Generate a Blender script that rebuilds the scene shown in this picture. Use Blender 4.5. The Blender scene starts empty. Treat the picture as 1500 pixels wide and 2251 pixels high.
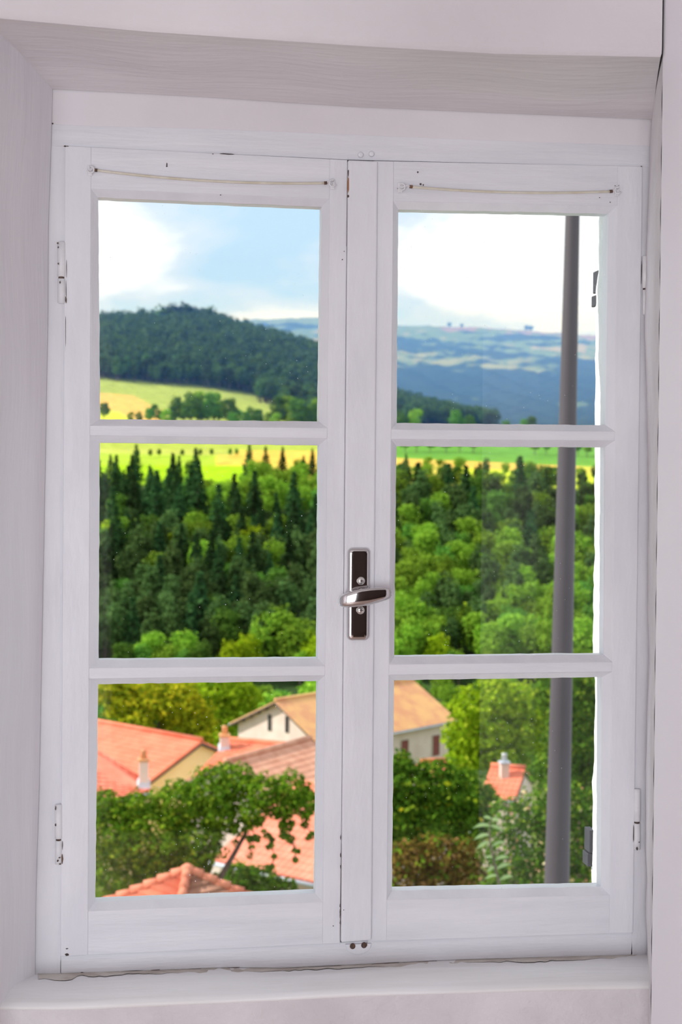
import bpy, bmesh, math, random
import numpy as np
from mathutils import Vector, Matrix

# ------------------------------------------------------------------ camera
F_PX = 3250.0
CAM = np.array([-.369, -2.332, .121])
YAW, PITCH, ROLL = .1448, -.0233, .0073
fw = np.array([math.sin(YAW)*math.cos(PITCH), math.cos(YAW)*math.cos(PITCH), math.sin(PITCH)])
rt = np.array([math.cos(YAW), -math.sin(YAW), 0.0])
up = np.cross(rt, fw)
_c, _s = math.cos(ROLL), math.sin(ROLL)
rt, up = _c*rt+_s*up, -_s*rt+_c*up

scene = bpy.context.scene
col = scene.collection
cd = bpy.data.cameras.new('camera')
cd.sensor_fit = 'VERTICAL'
cd.sensor_height = 36.0
cd.sensor_width = 24.0
cd.lens = 36.0*F_PX/2251.0
cd.clip_start = .02
cd.clip_end = 30000
cd.dof.use_dof = True
cd.dof.focus_distance = 2.34
cd.dof.aperture_fstop = cd.lens/6.2
cam = bpy.data.objects.new('camera', cd)
col.objects.link(cam)
cam.matrix_world = Matrix(((rt[0], up[0], -fw[0], CAM[0]), (rt[1], up[1], -fw[1], CAM[1]),
                           (rt[2], up[2], -fw[2], CAM[2]), (0, 0, 0, 1)))
scene.camera = cam

# ------------------------------------------------------------------ light
scene.view_settings.view_transform = 'Standard'
scene.view_settings.look = 'None'
scene.view_settings.gamma = 1.0
scene.view_settings.use_curve_mapping = False
scene.view_settings.exposure = 0.0

SUN_DIR = Vector((-.78, .11, .62)).normalized()
sd = bpy.data.lights.new('sun', 'SUN')
sd.energy = 5.0
sd.angle = .0093
sd.color = (1.0, .95, .87)
sun = bpy.data.objects.new('sun', sd)
col.objects.link(sun)
sun.rotation_euler = SUN_DIR.to_track_quat('Z', 'Y').to_euler()
sun.location = (-20, 5, 30)

# daylight of the room's second window, behind the photographer
ad = bpy.data.lights.new('room_daylight', 'AREA')
ad.shape = 'RECTANGLE'
ad.size, ad.size_y = 1.5, 1.5
ad.energy = 67
ad.color = (.93, .955, 1.0)
al = bpy.data.objects.new('room_daylight', ad)
col.objects.link(al)
al.location = (-1.25, -4.28, -.42)
al.rotation_euler = Vector((-.22, -1, .0)).to_track_quat('Z', 'Y').to_euler()

# added fill lamp at the side wall, brightens the left reveal
bd = bpy.data.lights.new('side_fill', 'AREA')
bd.shape = 'RECTANGLE'
bd.size, bd.size_y = 1.0, 1.2
bd.energy = 9
bd.color = (.94, .955, 1.0)
bl_ = bpy.data.objects.new('side_fill', bd)
col.objects.link(bl_)
bl_.location = (2.02, -2.6, .0)
bl_.rotation_euler = Vector((1, -.35, .0)).to_track_quat('Z', 'Y').to_euler()

world = bpy.data.worlds.new('sky')
scene.world = world
world.use_nodes = True
nt = world.node_tree
nt.nodes.clear()
def N(t, k, **kw):
    n = t.nodes.new(k)
    for a, b in kw.items():
        setattr(n, a, b)
    return n
out = N(nt, 'ShaderNodeOutputWorld')
bg = N(nt, 'ShaderNodeBackground')
bg.inputs['Strength'].default_value = 1.0
tc = N(nt, 'ShaderNodeTexCoord')
mp = N(nt, 'ShaderNodeMapping')
mp.inputs['Scale'].default_value = (1.0, 1.0, 2.3)
mp.inputs['Location'].default_value = (1.7, .4, .9)
nz = N(nt, 'ShaderNodeTexNoise')
nz.inputs['Scale'].default_value = 5.5
nz.inputs['Detail'].default_value = 7
nz.inputs['Roughness'].default_value = .52
nz.inputs['Distortion'].default_value = .25
cr = N(nt, 'ShaderNodeValToRGB')
cr.color_ramp.elements[0].position = .36
cr.color_ramp.elements[0].color = (.60, .84, 1.04, 1)
cr.color_ramp.elements[1].position = .52
cr.color_ramp.elements[1].color = (1.25, 1.26, 1.28, 1)
e = cr.color_ramp.elements.new(.45)
e.color = (.82, .94, 1.06, 1)
nt.links.new(tc.outputs['Generated'], mp.inputs['Vector'])
nt.links.new(mp.outputs['Vector'], nz.inputs['Vector'])
nt.links.new(nz.outputs['Fac'], cr.inputs['Fac'])
nt.links.new(cr.outputs['Color'], bg.inputs['Color'])
nt.links.new(bg.outputs['Background'], out.inputs['Surface'])

# ------------------------------------------------------------------ helpers
def ray(px, py):
    return fw + rt*(px-750)/F_PX - up*(py-1125)/F_PX
def W(px, py, Y=0.0):
    """point at depth Y on the line of sight of a measured pixel"""
    d = ray(px, py)
    return CAM + d*(Y-CAM[1])/d[1]
def Wz(px, py, z):
    d = ray(px, py)
    return CAM + d*(z-CAM[2])/d[2]
rng = np.random.default_rng(7)
random.seed(7)

def tag(o, label=None, cat=None, group=None, kind=None):
    if label: o['label'] = label
    if cat: o['category'] = cat
    if group: o['group'] = group
    if kind: o['kind'] = kind
    return o
def link(o, parent=None):
    col.objects.link(o)
    if parent: 
        o.parent = parent
        o.matrix_parent_inverse = parent_world(parent).inverted()
    return o
def parent_world(o):
    m = o.matrix_basis.copy()
    if o.parent:
        m = parent_world(o.parent) @ o.matrix_parent_inverse @ m
    return m
def empty(name, loc, parent=None):
    o = bpy.data.objects.new(name, None)
    o.location = Vector([float(v) for v in loc])
    o.empty_display_size = .1
    return link(o, parent)
def mesh(name, verts, faces, m, parent=None, smooth=False, bevel=0, seg=2):
    me = bpy.data.meshes.new(name)
    me.from_pydata([tuple(map(float, v)) for v in verts], [], [tuple(map(int, f)) for f in faces])
    bm = bmesh.new(); bm.from_mesh(me)
    bmesh.ops.recalc_face_normals(bm, faces=bm.faces)
    if bevel:
        es = [e_ for e_ in bm.edges if len(e_.link_faces) == 2 and e_.calc_face_angle(0) > .5]
        bmesh.ops.bevel(bm, geom=es, offset=bevel, segments=seg, affect='EDGES', profile=.5, clamp_overlap=True)
    bm.to_mesh(me); bm.free()
    if smooth:
        for p in me.polygons: p.use_smooth = True
    if m:
        for mm in (m if isinstance(m, (list, tuple)) else [m]): me.materials.append(mm)
    o = bpy.data.objects.new(name, me)
    return link(o, parent)
def npmesh(name, V, Fq, mats, midx=None, colors=None):
    """fast quad/tri mesh from numpy"""
    me = bpy.data.meshes.new(name)
    V = np.asarray(V, dtype=np.float32); Fq = np.asarray(Fq, dtype=np.int32)
    k = Fq.shape[1]
    me.vertices.add(len(V)); me.vertices.foreach_set('co', V.ravel())
    me.loops.add(Fq.size); me.loops.foreach_set('vertex_index', Fq.ravel())
    me.polygons.add(len(Fq)); me.polygons.foreach_set('loop_start', np.arange(0, Fq.size, k, dtype=np.int32))
    if midx is not None: me.polygons.foreach_set('material_index', np.asarray(midx, dtype=np.int32))
    me.update(calc_edges=True)
    if colors is not None:
        a = me.color_attributes.new('Col', 'FLOAT_COLOR', 'POINT')
        a.data.foreach_set('color', np.asarray(colors, dtype=np.float32).ravel())
    for m in mats: me.materials.append(m)
    return me
def prism(name, quad, y0, y1, m, parent=None, bevel=.0012, smooth=False):
    """polygon of (X,Z) at front y0 extruded to back y1"""
    n = len(quad)
    V = [(q[0], y0, q[1]) for q in quad] + [(q[0], y1, q[1]) for q in quad]
    Fc = [tuple(range(n)), tuple(range(2*n-1, n-1, -1))] + [(i, (i+1) % n, n+(i+1) % n, n+i) for i in range(n)]
    return mesh(name, V, Fc, m, parent, bevel=bevel, smooth=smooth)
def box(name, lo, hi, m, parent=None, bevel=0.0):
    x0, y0, z0 = lo; x1, y1, z1 = hi
    V = [(x0,y0,z0),(x1,y0,z0),(x1,y1,z0),(x0,y1,z0),(x0,y0,z1),(x1,y0,z1),(x1,y1,z1),(x0,y1,z1)]
    Fc = [(0,1,2,3),(4,7,6,5),(0,4,5,1),(1,5,6,2),(2,6,7,3),(3,7,4,0)]
    return mesh(name, V, Fc, m, parent, bevel=bevel)
def tube_geo(pts, rad, n=8):
    pts = [np.array(p, float) for p in pts]
    V, Fc = [], []
    for i, p in enumerate(pts):
        t = pts[min(i+1, len(pts)-1)] - pts[max(i-1, 0)]
        t = t/np.linalg.norm(t)
        a = np.cross(t, [0.03, 1, .05]) if abs(t[1]) < .9 else np.cross(t, [1, 0, .03])
        a /= np.linalg.norm(a); b = np.cross(t, a)
        r = rad[i] if hasattr(rad, '__len__') else rad
        for k in range(n):
            w = 2*math.pi*k/n
            V.append(p + r*(math.cos(w)*a + math.sin(w)*b))
    for i in range(len(pts)-1):
        for k in range(n):
            Fc.append((i*n+k, i*n+(k+1) % n, (i+1)*n+(k+1) % n, (i+1)*n+k))
    Fc.append(tuple(range(n))); Fc.append(tuple(range((len(pts)-1)*n, len(pts)*n)))
    return V, Fc
def tube(name, pts, rad, m, parent=None, n=10):
    V, Fc = tube_geo(pts, rad, n)
    return mesh(name, V, Fc, m, parent, smooth=True)
def loft(name, rings, m, parent=None, smooth=True):
    n = len(rings[0]); V = [p for r in rings for p in r]
    Fc = [(i*n+k, i*n+(k+1) % n, (i+1)*n+(k+1) % n, (i+1)*n+k) for i in range(len(rings)-1) for k in range(n)]
    Fc += [tuple(range(n)), tuple(range((len(rings)-1)*n, len(rings)*n))]
    return mesh(name, V, Fc, m, parent, smooth=smooth)

# ------------------------------------------------------------------ materials
def material(name, c1, c2=None, rough=.6, scale=8, stretch=(1, 1, 1), bump=0.0, bump_scale=None, metallic=0.0, spec=.5, lo=.35, hi=.65,
             detail=5, island=False, coat=0):
    m = bpy.data.materials.new(name); m.use_nodes = True
    t = m.node_tree; b = t.nodes['Principled BSDF']
    b.inputs['Roughness'].default_value = rough
    b.inputs['Metallic'].default_value = metallic
    b.inputs['Specular IOR Level'].default_value = spec
    b.inputs['Base Color'].default_value = (*c1, 1)
    tcn = N(t, 'ShaderNodeTexCoord'); mpn = N(t, 'ShaderNodeMapping')
    mpn.inputs['Scale'].default_value = stretch
    t.links.new(tcn.outputs['Object'], mpn.inputs['Vector'])
    if c2:
        n1 = N(t, 'ShaderNodeTexNoise'); n1.inputs['Scale'].default_value = scale; n1.inputs['Detail'].default_value = detail
        t.links.new(mpn.outputs['Vector'], n1.inputs['Vector'])
        r = N(t, 'ShaderNodeValToRGB')
        r.color_ramp.elements[0].position = lo; r.color_ramp.elements[0].color = (*c1, 1)
        r.color_ramp.elements[1].position = hi; r.color_ramp.elements[1].color = (*c2, 1)
        t.links.new(n1.outputs['Fac'], r.inputs['Fac'])
        t.links.new(r.outputs['Color'], b.inputs['Base Color'])
    if bump:
        n2 = N(t, 'ShaderNodeTexNoise'); n2.inputs['Scale'].default_value = bump_scale or scale*4; n2.inputs['Detail'].default_value = 4
        t.links.new(mpn.outputs['Vector'], n2.inputs['Vector'])
        bn = N(t, 'ShaderNodeBump'); bn.inputs['Strength'].default_value = bump; bn.inputs['Distance'].default_value = .004
        t.links.new(n2.outputs['Fac'], bn.inputs['Height']); t.links.new(bn.outputs['Normal'], b.inputs['Normal'])
    return m
def leaf_material(name, c1, c2, c3=None, obj_var=.0):
    """per-leaf colour variation, some light through the blades"""
    m = bpy.data.materials.new(name); m.use_nodes = True
    t = m.node_tree; t.nodes.clear()
    o = N(t, 'ShaderNodeOutputMaterial'); g = N(t, 'ShaderNodeNewGeometry')
    r = N(t, 'ShaderNodeValToRGB')
    r.color_ramp.elements[0].color = (*c1, 1); r.color_ramp.elements[1].color = (*c2, 1)
    if c3:
        r.color_ramp.elements[1].position = .85
        e_ = r.color_ramp.elements.new(1.0); e_.color = (*c3, 1)
    t.links.new(g.outputs['Random Per Island'], r.inputs['Fac'])
    src = r.outputs['Color']
    if obj_var:
        oi = N(t, 'ShaderNodeObjectInfo'); hs = N(t, 'ShaderNodeHueSaturation')
        mr = N(t, 'ShaderNodeMapRange'); mr.inputs['To Min'].default_value = 1-obj_var; mr.inputs['To Max'].default_value = 1+obj_var
        mr2 = N(t, 'ShaderNodeMapRange'); mr2.inputs['To Min'].default_value = .5-.035*obj_var; mr2.inputs['To Max'].default_value = .5+.03*obj_var
        t.links.new(oi.outputs['Random'], mr.inputs['Value']); t.links.new(oi.outputs['Random'], mr2.inputs['Value'])
        t.links.new(mr.outputs['Result'], hs.inputs['Value']); t.links.new(mr2.outputs['Result'], hs.inputs['Hue'])
        t.links.new(src, hs.inputs['Color']); src = hs.outputs['Color']
    d = N(t, 'ShaderNodeBsdfDiffuse'); tr = N(t, 'ShaderNodeBsdfTranslucent'); mx = N(t, 'ShaderNodeMixShader')
    mx.inputs['Fac'].default_value = .35
    t.links.new(src, d.inputs['Color']); t.links.new(src, tr.inputs['Color'])
    t.links.new(d.outputs['BSDF'], mx.inputs[1]); t.links.new(tr.outputs['BSDF'], mx.inputs[2])
    t.links.new(mx.outputs['Shader'], o.inputs['Surface'])
    return m
def glass_material():
    m = bpy.data.materials.new('window_glass'); m.use_nodes = True
    t = m.node_tree; t.nodes.clear()
    o = N(t, 'ShaderNodeOutputMaterial'); tr = N(t, 'ShaderNodeBsdfTransparent'); gl = N(t, 'ShaderNodeBsdfGlossy')
    gl.inputs['Roughness'].default_value = .0
    tr.inputs['Color'].default_value = (.97, .985, .98, 1)
    fr = N(t, 'ShaderNodeFresnel'); fr.inputs['IOR'].default_value = 1.5
    mx = N(t, 'ShaderNodeMixShader')
    # small paint and dust specks
    tcn = N(t, 'ShaderNodeTexCoord'); vo = N(t, 'ShaderNodeTexVoronoi'); vo.inputs['Scale'].default_value = 95
    no = N(t, 'ShaderNodeTexNoise'); no.inputs['Scale'].default_value = 9
    t.links.new(tcn.outputs['Object'], vo.inputs['Vector']); t.links.new(tcn.outputs['Object'], no.inputs['Vector'])
    ad_ = N(t, 'ShaderNodeMath', operation='MULTIPLY_ADD'); ad_.inputs[1].default_value = -.22; ad_.inputs[2].default_value = .155
    t.links.new(no.outputs['Fac'], ad_.inputs[0])
    sb = N(t, 'ShaderNodeMath', operation='LESS_THAN')
    t.links.new(vo.outputs['Distance'], sb.inputs[0]); t.links.new(ad_.outputs[0], sb.inputs[1])
    ml = N(t, 'ShaderNodeMath', operation='MULTIPLY'); ml.inputs[1].default_value = .55
    t.links.new(sb.outputs[0], ml.inputs[0])
    df = N(t, 'ShaderNodeBsdfDiffuse'); df.inputs['Color'].default_value = (.85, .87, .9, 1)
    mx2 = N(t, 'ShaderNodeMixShader')
    t.links.new(fr.outputs['Fac'], mx.inputs['Fac'])
    t.links.new(tr.outputs[0], mx.inputs[1]); t.links.new(gl.outputs[0], mx.inputs[2])
    t.links.new(ml.outputs[0], mx2.inputs['Fac']); t.links.new(mx.outputs[0], mx2.inputs[1]); t.links.new(df.outputs[0], mx2.inputs[2])
    t.links.new(mx2.outputs[0], o.inputs['Surface'])
    return m

M = {}
M['paint'] = material('white_gloss_paint', (.735, .725, .765), (.80, .79, .825), rough=.42, scale=5, stretch=(3, 3, 1), bump=.35, bump_scale=26, spec=.35)
M['paint_h'] = material('white_gloss_paint_brushed', (.72, .715, .755), (.80, .79, .825), rough=.42, scale=5, stretch=(.6, 3, 6), bump=.4, bump_scale=22, spec=.35)
M['hinge_paint'] = material('painted_hinge_metal', (.74, .735, .755), (.82, .81, .82), rough=.4, scale=60, spec=.4)
M['plaster'] = material('white_plaster', (.66, .62, .635), (.745, .705, .72), rough=.85, scale=2.6, bump=.55, bump_scale=34, detail=8, spec=.2)
M['plaster_rough'] = material('rough_white_plaster', (.63, .59, .61), (.74, .70, .72), rough=.9, scale=7, bump=.8, bump_scale=75, detail=9, spec=.15)
M['plaster_brushed'] = material('brushed_plaster', (.70, .66, .675), (.79, .75, .76), rough=.85, scale=4, stretch=(.35, 2, 2), bump=.5, bump_scale=30, detail=8, spec=.2)
M['band'] = material('smooth_plaster', (.735, .70, .72), (.79, .755, .775), rough=.75, scale=4, bump=.35, bump_scale=30, spec=.25)
M['wallpaint'] = material('white_wall_paint', (.87, .835, .875), (.91, .88, .915), rough=.6, scale=2, bump=.2, bump_scale=25)
M['reveal'] = material('reveal_plaster', (.80, .765, .80), (.87, .835, .87), rough=.85, scale=4, stretch=(2, 2, .35), bump=.45, bump_scale=30, detail=8, spec=.2)
M['sill'] = material('smooth_sill_plaster', (.78, .76, .75), (.88, .87, .88), rough=.55, scale=5, stretch=(.5, 3, 1), bump=.25, bump_scale=30, spec=.3)
M['dirt'] = material('sill_dirt', (.50, .44, .39), (.68, .63, .58), rough=.95, scale=26, bump=.6, bump_scale=120)
M['limewash'] = material('exterior_render', (.80, .80, .79), (.86, .86, .86), rough=.95, scale=30, bump=1.0, bump_scale=160, detail=8)
M['chip'] = material('bare_dark_wood', (.05, .035, .03), (.14, .09, .07), rough=.8, scale=80)
M['rust'] = material('rusty_screw', (.06, .035, .025), (.2, .10, .06), rough=.7, scale=120)
M['orange_wood'] = material('bare_orange_wood', (.42, .17, .06), (.25, .10, .04), rough=.7, scale=60)
M['chrome'] = material('polished_chrome', (.62, .60, .60), rough=.09, metallic=1.0)
M['screw'] = material('screw_steel', (.72, .71, .68), rough=.2, metallic=1.0)
M['wire_plastic'] = material('cream_plastic', (.62, .56, .44), (.72, .67, .57), rough=.45, scale=40)
M['glass'] = glass_material()
M['pole'] = material('grey_lacquered_steel', (.062, .050, .056), (.07, .058, .064), rough=.5, scale=3, spec=.4)
M['hinge_iron'] = material('dark_iron', (.022, .022, .03), (.035, .035, .045), rough=.6, scale=50)
M['floor'] = material('terracotta_floor', (.50, .36, .30), (.60, .44, .38), rough=.45, scale=6, bump=.3)
M['ceiling'] = material('white_ceiling', (.78, .76, .76), (.82, .80, .80), rough=.9, scale=3)
M['door'] = material('dark_brown_door', (.045, .022, .016), (.07, .035, .025), rough=.4, scale=4, stretch=(6, 6, .5), bump=.2)

# ------------------------------------------------------------------ room shell
Y_LINTEL, Y_PARAPET = -.30, -.15
FLOOR_Z, CEIL_Z = -1.48, 1.12
Y_BACK = -4.4
XR = float(W(1446, 1100, Y_LINTEL)[0])
X_LEFT, X_RIGHT = -2.3, 2.1

def strip(name, A, B, m, parent=None, smooth=False):
    n = len(A)
    return mesh(name, list(A)+list(B), [(i, i+1, n+i+1, n+i) for i in range(n-1)], m, parent, smooth=smooth)
def interp_poly(poly, ys, axis):
    """resample a measured pixel polyline; axis 1: by row, 0: by column"""
    P = np.array(poly, float); k = P[:, axis]; o = P[:, 1-axis]
    v = np.interp(ys, k, o)
    # linear extrapolation
    lo, hi = ys < k[0], ys > k[-1]
    v[lo] = o[0] + (ys[lo]-k[0])*(o[1]-o[0])/(k[1]-k[0]); v[hi] = o[-1] + (ys[hi]-k[-1])*(o[-1]-o[-2])/(k[-1]-k[-2])
    return v
REV_L = [(116, 195), (112, 320), (106, 500), (105, 700), (96, 1200), (86, 1730), (79, 1950), (77, 2140)]
REV_R = [(1433, 262), (1424, 480), (1423, 560), (1420, 640), (1418, 720), (1423, 900), (1426, 1100), (1425, 1300), (1427, 1450), (1419, 1690), (1422, 1780), (1419, 1860),
         (1423, 1920), (1420, 1990), (1424, 2060), (1423, 2097)]
SOF_B = [(115, 195), (427, 211), (700, 229), (800, 235), (1435, 262)]
SOF_F = [(-45, 36), (0, 40), (320, 69), (800, 101), (1095, 118), (1453, 125)]

wall = empty('wall_front', (0, Y_LINTEL, FLOOR_Z)); tag(wall, 'white plastered wall around the deep window niche', 'wall', kind='structure')
# soffit of the niche (a slightly uneven plaster surface)
cols = np.linspace(0, 1, 30); rows = np.linspace(0, 1, 7)
grid = []
bx = np.array([115+(1435-115)*t for t in cols]); by = interp_poly(SOF_B, bx, 0)
fx = np.array([-45+(1453+45)*t for t in cols]); fy = interp_poly(SOF_F, fx, 0)
Bk = [W(a, b, -.003) for a, b in zip(bx, by)]; Fr = [W(a, b, Y_LINTEL) for a, b in zip(fx, fy)]
V, Fc = [], []
for i in range(30):
    for j, s in enumerate(rows):
        p = Bk[i]*(1-s)+Fr[i]*s
        if i == 0: p = p + np.array([-.03, 0, 0])
        p[2] += .004*math.sin(i*.7)*math.sin(math.pi*s) + .006*math.sin(math.pi*s)
        V.append(p)
for i in range(29):
    for j in range(6): Fc.append((i*7+j, (i+1)*7+j, (i+1)*7+j+1, i*7+j+1))
mesh('niche_soffit', V, Fc, M['plaster_brushed'], wall, smooth=True)
# wall above the niche, with a softened lower edge
zt = CEIL_Z+.02
A = [np.array(p) + np.array([0, 0, 0]) for p in Fr]
A2 = [p + np.array([0, -.004, .004]) for p in A]; A3 = [p + np.array([0, -.005, .012]) for p in A]
A4 = [np.array([p[0], Y_LINTEL-.005, zt]) for p in A]
n = len(A); V = A+A2+A3+A4
mesh('upper_wall', V, [(r*n+i, r*n+i+1, (r+1)*n+i+1, (r+1)*n+i) for r in range(3) for i in range(n-1)], M['plaster'], wall, smooth=True)
# left reveal, splayed
ys = np.linspace(195, 2140, 40)
bx = interp_poly(REV_L, ys, 1)
Bk = [W(a, b, -.003) for a, b in zip(bx, ys)]
fxs = np.interp(ys, [195, 2140], [-50, -72]); 
zF = np.linspace(float(W(-45, 36, Y_LINTEL)[2]), float(W(-72, 2330, Y_LINTEL)[2]), 40)
Ft = W(-45, 36, Y_LINTEL); Fb = W(-64, 2330, Y_LINTEL)
V, Fc = [], []
for i in range(40):
    t = i/39; f_ = Ft*(1-t)+Fb*t
    for s in rows:
        p = Bk[i]*(1-s)+f_*s
        p[0] += .005*math.sin(i*.55+1)*math.sin(math.pi*s) - .006*math.sin(math.pi*s)
        if i == 0: p = p + np.array([0, 0, .025])
        V.append(p)
# carry the reveal on down to the floor below the sill
for s in rows:
    p = Bk[-1]*(1-s)+Fb*s
    V.append(np.array([p[0]-.012, p[1], FLOOR_Z]))
for i in range(40):
    for j in range(6): Fc.append((i*7+j, (i+1)*7+j, (i+1)*7+j+1, i*7+j+1))
mesh('niche_reveal', V, Fc, M['reveal'], wall, smooth=True)
# wall face to the left of the niche
mesh('side_wall', [(X_LEFT, Y_LINTEL, FLOOR_Z), (Fb[0]-.012, Y_LINTEL, FLOOR_Z), tuple(Ft), (Ft[0], Y_LINTEL-.005, zt), (X_LEFT, Y_LINTEL, zt)], [(0, 1, 2, 3, 4)], M['plaster'], wall)
# right reveal: narrow, uneven plaster edge against the frame
ys = np.linspace(262, 2097, 120); bx = interp_poly(REV_R, ys, 1)
jit = np.convolve(rng.normal(0, 1.6, 130), np.ones(5)/5, 'same')[:120]
Bk = [W(a+j, b, -.004) for a, b, j in zip(bx, ys, jit)]
Bk += [np.array([Bk[-1][0]+.001, -.004, FLOOR_Z])]; Bk = [np.array([Bk[0][0], -.004, zt])]+Bk
Fr2 = [np.array([XR+.001+.0006*math.sin(i*.9), Y_LINTEL+.004, p[2]]) for i, p in enumerate(Bk)]
strip('niche_jamb', Bk, Fr2, M['plaster_brushed'], wall)
# plaster fillet between the soffit and the frame head
HEAD_T = [(100, 270), (144, 275), (469, 283), (1000, 305), (1445, 321)]
px = np.linspace(100, 1440, 40)
T_ = [W(a, b-3, -.0012) for a, b in zip(px, interp_poly(SOF_B, px, 0))]
B_ = [W(a, b, -.0006) for a, b in zip(px, interp_poly(HEAD_T, px, 0))]
B2 = [p+np.array([0, .004, 0]) for p in B_]
n = 40
mesh('plaster_band', T_+B_+B2, [(r*n+i, r*n+i+1, (r+1)*n+i+1, (r+1)*n+i) for r in range(2) for i in range(n-1)], M['band'], wall)
# parapet under the sill
SILL_F = [(20, 2211), (157, 2211), (233, 2208), (500, 2196), (800, 2181), (1200, 2170), (1445, 2165)]
SILL_B = [(70, 2140), (133, 2139), (500, 2127), (620, 2128), (750, 2122), (1000, 2110), (1426, 2097)]
px = np.linspace(-60, 1460, 40)
T_ = [W(a, b+2, Y_PARAPET) for a, b in zip(px, interp_poly(SILL_F, px, 0))]
B_ = [np.array([p[0], Y_PARAPET, FLOOR_Z]) for p in T_]
strip('parapet', T_, B_, M['plaster_rough'], wall)

# right-hand room wall, close to the window
o = box('wall_right', (XR, -.74, FLOOR_Z), (XR+.12, Y_LINTEL+.006, CEIL_Z), M['wallpaint'], bevel=.006)
tag(o, 'smooth white wall standing right beside the window niche', 'wall', kind='structure')
o = box('wall_left', (X_LEFT-.1, Y_BACK, FLOOR_Z), (X_LEFT, .2, CEIL_Z), M['plaster']); tag(o, 'white wall of the room beside the niche', 'wall', kind='structure')
ws = empty('wall_side', (X_RIGHT, -2, FLOOR_Z)); tag(ws, 'dark panelled wall at the far side of the room', 'wall', kind='structure')
for lo, hi in (((X_RIGHT, Y_BACK, FLOOR_Z), (X_RIGHT+.1, -3.15, CEIL_Z)), ((X_RIGHT, -2.05, FLOOR_Z), (X_RIGHT+.1, .2, CEIL_Z)), ((X_RIGHT, -3.15, FLOOR_Z), (X_RIGHT+.1, -2.05, -.65)), ((X_RIGHT, -3.15, .65), (X_RIGHT+.1, -2.05, CEIL_Z))):
    box('wall_panel', lo, hi, M['door'], ws)
w3 = empty('fill_window', (X_RIGHT+.05, -2.6, -.65)); tag(w3, 'small added window framing the fill lamp in the dark side wall', 'window', kind='structure')  # made-up window, out of view, an opening for the side fill lamp
for lo, hi in (((X_RIGHT+.02, -3.15, -.65), (X_RIGHT+.08, -3.09, .65)), ((X_RIGHT+.02, -2.11, -.65), (X_RIGHT+.08, -2.05, .65)), ((X_RIGHT+.02, -3.15, -.65), (X_RIGHT+.08, -2.05, -.59)), ((X_RIGHT+.02, -3.15, .59), (X_RIGHT+.08, -2.05, .65)), ((X_RIGHT+.02, -2.63, -.65), (X_RIGHT+.08, -2.57, .65))):
    box('frame_bar', lo, hi, M['paint'], w3)
o = box('floor', (X_LEFT-.1, Y_BACK, FLOOR_Z-.1), (X_RIGHT+.1, .2, FLOOR_Z), M['floor']); tag(o, 'terracotta floor of the room', 'floor', kind='structure')
o = box('ceiling', (X_LEFT-.1, Y_BACK-.1, CEIL_Z), (X_RIGHT+.1, .2, CEIL_Z+.1), M['ceiling']); tag(o, 'white ceiling of the room', 'ceiling', kind='structure')
# closing wall on the far right of the front (beyond the right-hand wall)
o = box('wall_front_end', (XR+.12, Y_LINTEL-.05, FLOOR_Z), (X_RIGHT, Y_LINTEL+.006, CEIL_Z), M['plaster']); tag(o, 'white wall continuing beyond the partition', 'wall', kind='structure')
# back wall with the opening of a second window and a dark door (seen only mirrored in the handle)
wb = empty('wall_back', (0, Y_BACK, FLOOR_Z)); tag(wb, 'white back wall of the room', 'wall', kind='structure')
wx0, wx1, wz0, wz1 = -2.05, -.45, -1.2, .4
for nm, lo, hi in (('wall_panel', (X_LEFT-.1, Y_BACK-.1, FLOOR_Z), (wx0, Y_BACK, CEIL_Z)), ('wall_panel', (wx0, Y_BACK-.1, FLOOR_Z), (wx1, Y_BACK, wz0)),
                   ('wall_panel', (wx0, Y_BACK-.1, wz1), (wx1, Y_BACK, CEIL_Z)), ('wall_panel', (wx1, Y_BACK-.1, FLOOR_Z), (X_RIGHT+.1, Y_BACK, CEIL_Z))):
    box(nm, lo, hi, M['plaster'], wb)
d_ = box('door_1', (-.43, Y_BACK+.001, FLOOR_Z), (2.09, Y_BACK+.05, CEIL_Z-.02), M['door'], bevel=.004); tag(d_, 'dark brown wooden door in the back wall', 'door', kind='structure')
for x0 in (-.35, .47, 1.27):
    for z0, z1 in ((-1.3, -.3), (-.15, .95)):
        box('door_panel', (x0, Y_BACK+.045, z0), (x0+.72, Y_BACK+.065, z1), M['door'], d_, bevel=.006)
w2 = empty('window_2', (wx0, Y_BACK-.05, wz0)); tag(w2, 'second window of the room, in the back wall', 'window', kind='structure')
for lo, hi in (((wx0, Y_BACK-.08, wz0), (wx0+.06, Y_BACK-.02, wz1)), ((wx1-.06, Y_BACK-.08, wz0), (wx1, Y_BACK-.02, wz1)),
               ((wx0, Y_BACK-.08, wz0), (wx1, Y_BACK-.02, wz0+.06)), ((wx0, Y_BACK-.08, wz1-.06), (wx1, Y_BACK-.02, wz1)), ((-1.28, Y_BACK-.08, wz0), (-1.22, Y_BACK-.02, wz1))):
    box('frame_bar', lo, hi, M['paint'], w2)

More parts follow.
